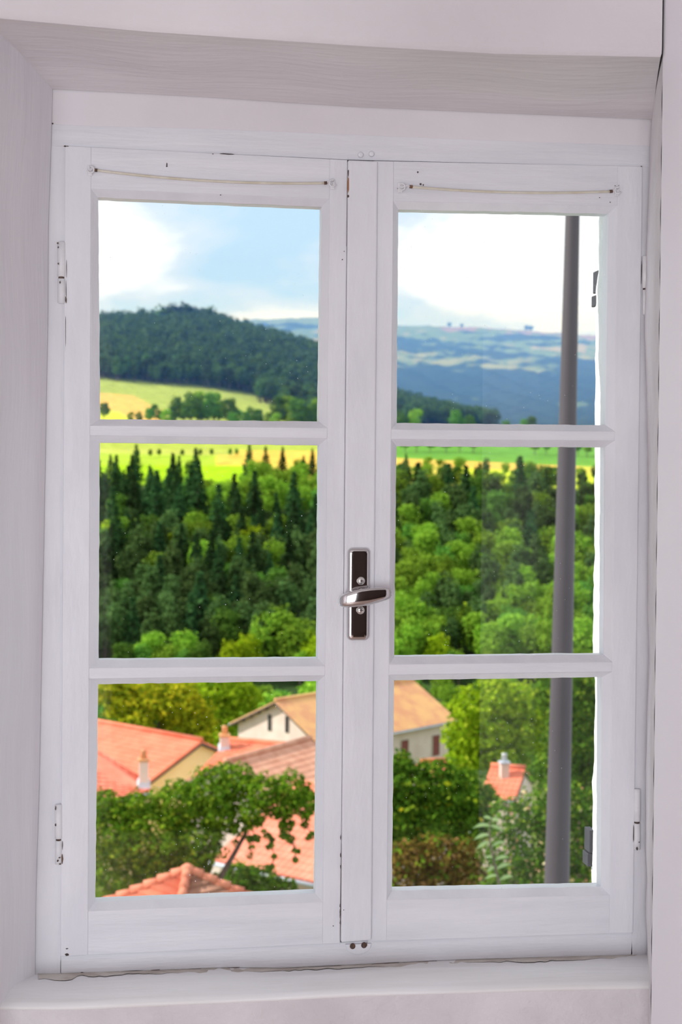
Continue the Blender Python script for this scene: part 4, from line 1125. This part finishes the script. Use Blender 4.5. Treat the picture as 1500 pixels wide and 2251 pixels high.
def near_tree(name, label, cat, Y, lobes, n, size, mat, extra=None, base_px=None, trunk_r=.12, depth=1.0, group=None):
    """lobes: (px, py, radius px, dY); crown of blades, trunk and limbs as parts"""
    sc = (Y-CAM[1])/F_PX; L_ = []
    for (px, py, r_, dy) in lobes:
        c = W(px, py, Y+dy); L_.append((c, (r_*sc, r_*sc*depth, r_*sc*.92)))
    cen = np.mean([l[0] for l in L_], axis=0)
    bx_ = W(base_px, 1900, Y) if base_px else cen
    zb_ = ground_z(bx_[0], Y)
    root = empty(name, (bx_[0], Y, zb_)); tag(root, label, cat, group)
    P, D = lobe_points(L_, n); V, Fq = leaf_quads(P, D+np.array([0, 0, .4]), size)
    me = npmesh('foliage', V, Fq, [mat]); o = bpy.data.objects.new('foliage', me); link(o, root)
    top = cen.copy(); fork = np.array([bx_[0]*.6+cen[0]*.4, Y, zb_*.4+cen[2]*.6])
    tube('trunk', [(bx_[0], Y, zb_-.2), fork, top], [trunk_r, trunk_r*.7, trunk_r*.3], M['bark'], root, n=8)
    for q_, (c, r_) in enumerate(L_[:70]):
        if q_ < 9: tube('branch', [fork, fork*.45+c*.55+np.array([0, 0, .1]), c+np.array([0, 0, r_[2]*.3])], [trunk_r*.5, trunk_r*.28, trunk_r*.08], M['bark'], root, n=6)
        else:
            src = min([l[0] for l in L_[:q_]], key=lambda v: np.linalg.norm(v-c)+(0 if v[2] > c[2] else .6))
            tube('twig', [src, src*.5+c*.5+np.array([0, 0, .06]), c], [trunk_r*.14, trunk_r*.1, trunk_r*.05], M['bark'], root, n=5)
    if extra:
        for nm, k, s2, m2 in extra:
            P, D = lobe_points(L_, k, shell=(1.0, 1.08)); V, Fq = leaf_quads(P, D, s2)
            me = npmesh(nm, V, Fq, [m2]); o = bpy.data.objects.new(nm, me); link(o, root); o['kind'] = 'stuff'
    return root
SPRIGS = []
for bx0, by0, bx1, by1, k in ((560, 1800, 545, 1880, 6), (575, 1800, 600, 1905, 8), (620, 1790, 612, 1850, 5), (640, 1790, 655, 1900, 7), (675, 1790, 682, 1850, 4), (530, 1790, 525, 1850, 5), (500, 1800, 520, 1830, 4)):
    for q_ in range(k):
        t_ = (q_+random.random())/k; SPRIGS.append((bx0+(bx1-bx0)*t_+random.uniform(-11, 11), by0+(by1-by0)*t_+random.uniform(-6, 6), random.uniform(5, 11), -.3+random.uniform(-.2, .2)))
near_tree('walnut_tree', 'leafy green tree hanging over the salmon roof in the foreground', 'tree', 35, [(245, 1830, 70, 0), (255, 1920, 70, .5), (330, 1840, 75, 0), (345, 1930, 60, .3), (390, 1770, 60, .2), (430, 1850, 65, 0), (465, 1745, 62, .3), (520, 1720, 46, .3), (480, 1790, 45, 0), (420, 1905, 40, 0), (400, 1960, 60, .6),
          (580, 1740, 42, -.3), (640, 1735, 42, -.3), (672, 1765, 34, -.4), (620, 1775, 30, -.4), (556, 1785, 34, -.3), (230, 1770, 40, 0), (300, 1775, 40, 0)]+SPRIGS,
          26000, .12, M['near_mid'], base_px=350, trunk_r=.16)
near_tree('laurel_shrub', 'dark shrub under the eave of the salmon roof', 'shrub', 39, [(520, 1935, 42, 0), (570, 1945, 45, 0), (620, 1965, 38, 0), (480, 1950, 35, 0)], 3500, .15, M['near_dark'], trunk_r=.06)
near_tree('yellowing_tree', 'broad tree with yellowing leaves behind the long coral roof', 'tree', 112, [(270, 1545, 45, 0), (330, 1540, 50, 0), (390, 1545, 55, 0), (430, 1580, 45, 0), (300, 1590, 40, -1), (440, 1620, 30, -1), (240, 1520, 35, 0), (390, 1610, 45, 0)], 7000, .42, M['near_yellow'], trunk_r=.3)
near_tree('birch_tree', 'light green tree left of the pale gable', 'tree', 125, [(470, 1525, 42, 0), (510, 1520, 42, 0), (490, 1580, 40, 0), (540, 1530, 35, 1), (480, 1630, 28, -1), (430, 1505, 30, 2)], 5000, .42, M['near_light'], trunk_r=.25)
near_tree('bright_tree', 'bright yellow-green tree right of the pale house', 'tree', 92, [(1040, 1560, 55, 0), (1090, 1535, 50, 0), (1140, 1545, 55, 0), (1020, 1620, 50, 0), (1080, 1610, 55, 0), (1150, 1610, 50, 0), (1100, 1660, 50, 0), (1040, 1660, 40, 0), (1190, 1560, 50, 0), (1180, 1650, 45, 0), (1010, 1680, 40, -1)], 9000, .34, M['near_light'], trunk_r=.3)
near_tree('broad_shrub', 'large dense dark green shrub right of the handle bar', 'shrub', 37, [(900, 1720, 50, 0), (960, 1720, 55, 0), (1010, 1740, 60, 0), (900, 1790, 55, 0), (960, 1800, 60, 0), (1030, 1810, 55, 0), (880, 1680, 30, 0), (1060, 1760, 40, .5), (900, 1860, 50, 0), (870, 1800, 50, 0), (860, 1730, 40, 0)], 13000, .15, M['near_dark'], [('yellow_leaf', 60, .2, M['near_yellow'])], trunk_r=.14)
near_tree('edge_tree', 'tall green tree behind the grey pole at the window jamb', 'tree', 60, [(1230, 1520, 60, 0), (1285, 1560, 60, 0), (1250, 1620, 65, 0), (1300, 1650, 60, 0), (1220, 1690, 60, 0), (1290, 1730, 60, 0), (1330, 1500, 60, 0), (1340, 1800, 60, 0)], 7500, .26, M['near_dark'], trunk_r=.25)
near_tree('brown_shrub', 'brownish copper-leaved shrub low behind the lower pane', 'shrub', 27, [(900, 1890, 45, 0), (960, 1880, 50, 0), (1020, 1880, 45, 0), (890, 1950, 50, 0), (960, 1950, 55, 0), (1030, 1940, 50, 0), (1010, 2010, 60, 0), (900, 2010, 60, 0)], 6500, .11, M['near_brown'], [('green_leaf', 900, .11, M['near_mid'])], trunk_r=.06)
near_tree('flowering_shrub', 'dark shrub dotted with cream and salmon blossom beside the grey pole', 'shrub', 20, [(1120, 1800, 50, 0), (1180, 1780, 55, 0), (1240, 1760, 55, 0), (1290, 1800, 50, 0), (1110, 1870, 50, 0), (1170, 1860, 60, 0), (1240, 1850, 60, 0), (1300, 1880, 60, 0), (1120, 1940, 60, 0), (1190, 1940, 60, 0), (1270, 1950, 60, 0), (1180, 2010, 70, 0), (1280, 2030, 70, 0), (1320, 1780, 50, 0)],
          9000, .085, M['near_dark'], [('blossom', 260, .075, M['blossom']), ('salmon_blossom', 190, .07, M['pinkblossom'])], trunk_r=.05)
# slender pale-leaved plant nearer to the window: stem with paired drooping leaves
Yp = 11.0
pl = empty('slender_shrub', (W(1085, 1980, Yp)[0], Yp, ground_z(W(1085, 1980, Yp)[0], Yp))); tag(pl, 'slender upright plant with pale drooping leaves in front of the blossom', 'plant')
st = [np.array([W(1100, 2000, Yp)[0], Yp, ground_z(W(1100, 2000, Yp)[0], Yp)]), W(1102, 1960, Yp), W(1088, 1900, Yp), W(1076, 1840, Yp), W(1080, 1798, Yp)]
tube('stem', st, [.025, .012, .010, .008, .004], M['bark'], pl, n=6)
def blade(base, tip, wd, parent, m):
    base, tip = np.array(base), np.array(tip); V = []; Fc = []; ax_ = tip-base; ln = np.linalg.norm(ax_)
    sd_ = np.cross(ax_/ln, [.2, 1, .3]); sd_ /= np.linalg.norm(sd_); k = 6
    for i in range(k+1):
        t = i/k; c = base+ax_*t+np.array([0, 0, .25*ln*t*(1-t)*2]); w_ = wd*math.sin(math.pi*min(1, t*.92+.06))
        V += [c-sd_*w_, c+np.array([0, -.004, -.006]), c+sd_*w_]
    for i in range(k):
        for j in (0, 1): Fc.append((3*i+j, 3*i+j+1, 3*i+j+4, 3*i+j+3))
    mesh('leaf', V, Fc, m, parent, smooth=True)
for (x0, y0, x1, y1, w_) in ((1080, 1800, 1062, 1796, .016), (1080, 1800, 1098, 1806, .018), (1078, 1815, 1040, 1820, .02), (1078, 1815, 1108, 1828, .018), (1076, 1835, 1042, 1846, .02), (1078, 1850, 1046, 1868, .018), (1080, 1862, 1112, 1850, .016), (1084, 1885, 1066, 1884, .014), (1088, 1890, 1118, 1884, .02),
                              (1090, 1905, 1070, 1918, .018), (1092, 1910, 1122, 1900, .022), (1095, 1925, 1066, 1932, .016), (1098, 1935, 1128, 1926, .02), (1100, 1955, 1074, 1968, .016)):
    blade(W(x0, y0, Yp), W(x1, y1, Yp+random.uniform(-.05, .05)), w_, pl, M['pale_leaf'])

# ------------------------------------------------------------------ blue distance haze over the valley and hills
hz = bpy.data.materials.new('haze'); hz.use_nodes = True
t = hz.node_tree; t.nodes.clear(); o = N(t, 'ShaderNodeOutputMaterial'); vs = N(t, 'ShaderNodeVolumeScatter')
vs.inputs['Color'].default_value = (.12, .34, 1.0, 1); vs.inputs['Density'].default_value = .00019; vs.inputs['Anisotropy'].default_value = 0.0
t.links.new(vs.outputs[0], o.inputs['Volume'])
HZ = [(700, -120, 150), (2600, -50, 345), (4800, 150, 570), (7150, 300, 810)]
V = [(x, y, z) for x in (-5000, 8000) for (y, z0, z1) in HZ for z in (z0, z1)]
Fc = [(0, 1, 3, 2), (2, 3, 5, 4), (4, 5, 7, 6)]; Fc = Fc+[tuple(v+8 for v in f_) for f_ in Fc]
for k in range(3): Fc += [(2*k, 2*k+2, 2*k+10, 2*k+8), (2*k+1, 2*k+3, 2*k+11, 2*k+9)]
Fc += [(0, 1, 9, 8), (6, 7, 15, 14)]
hb_ = mesh('distance_haze', V, Fc, hz); tag(hb_, 'thin blue haze lying over the distant hills', 'haze', kind='stuff')
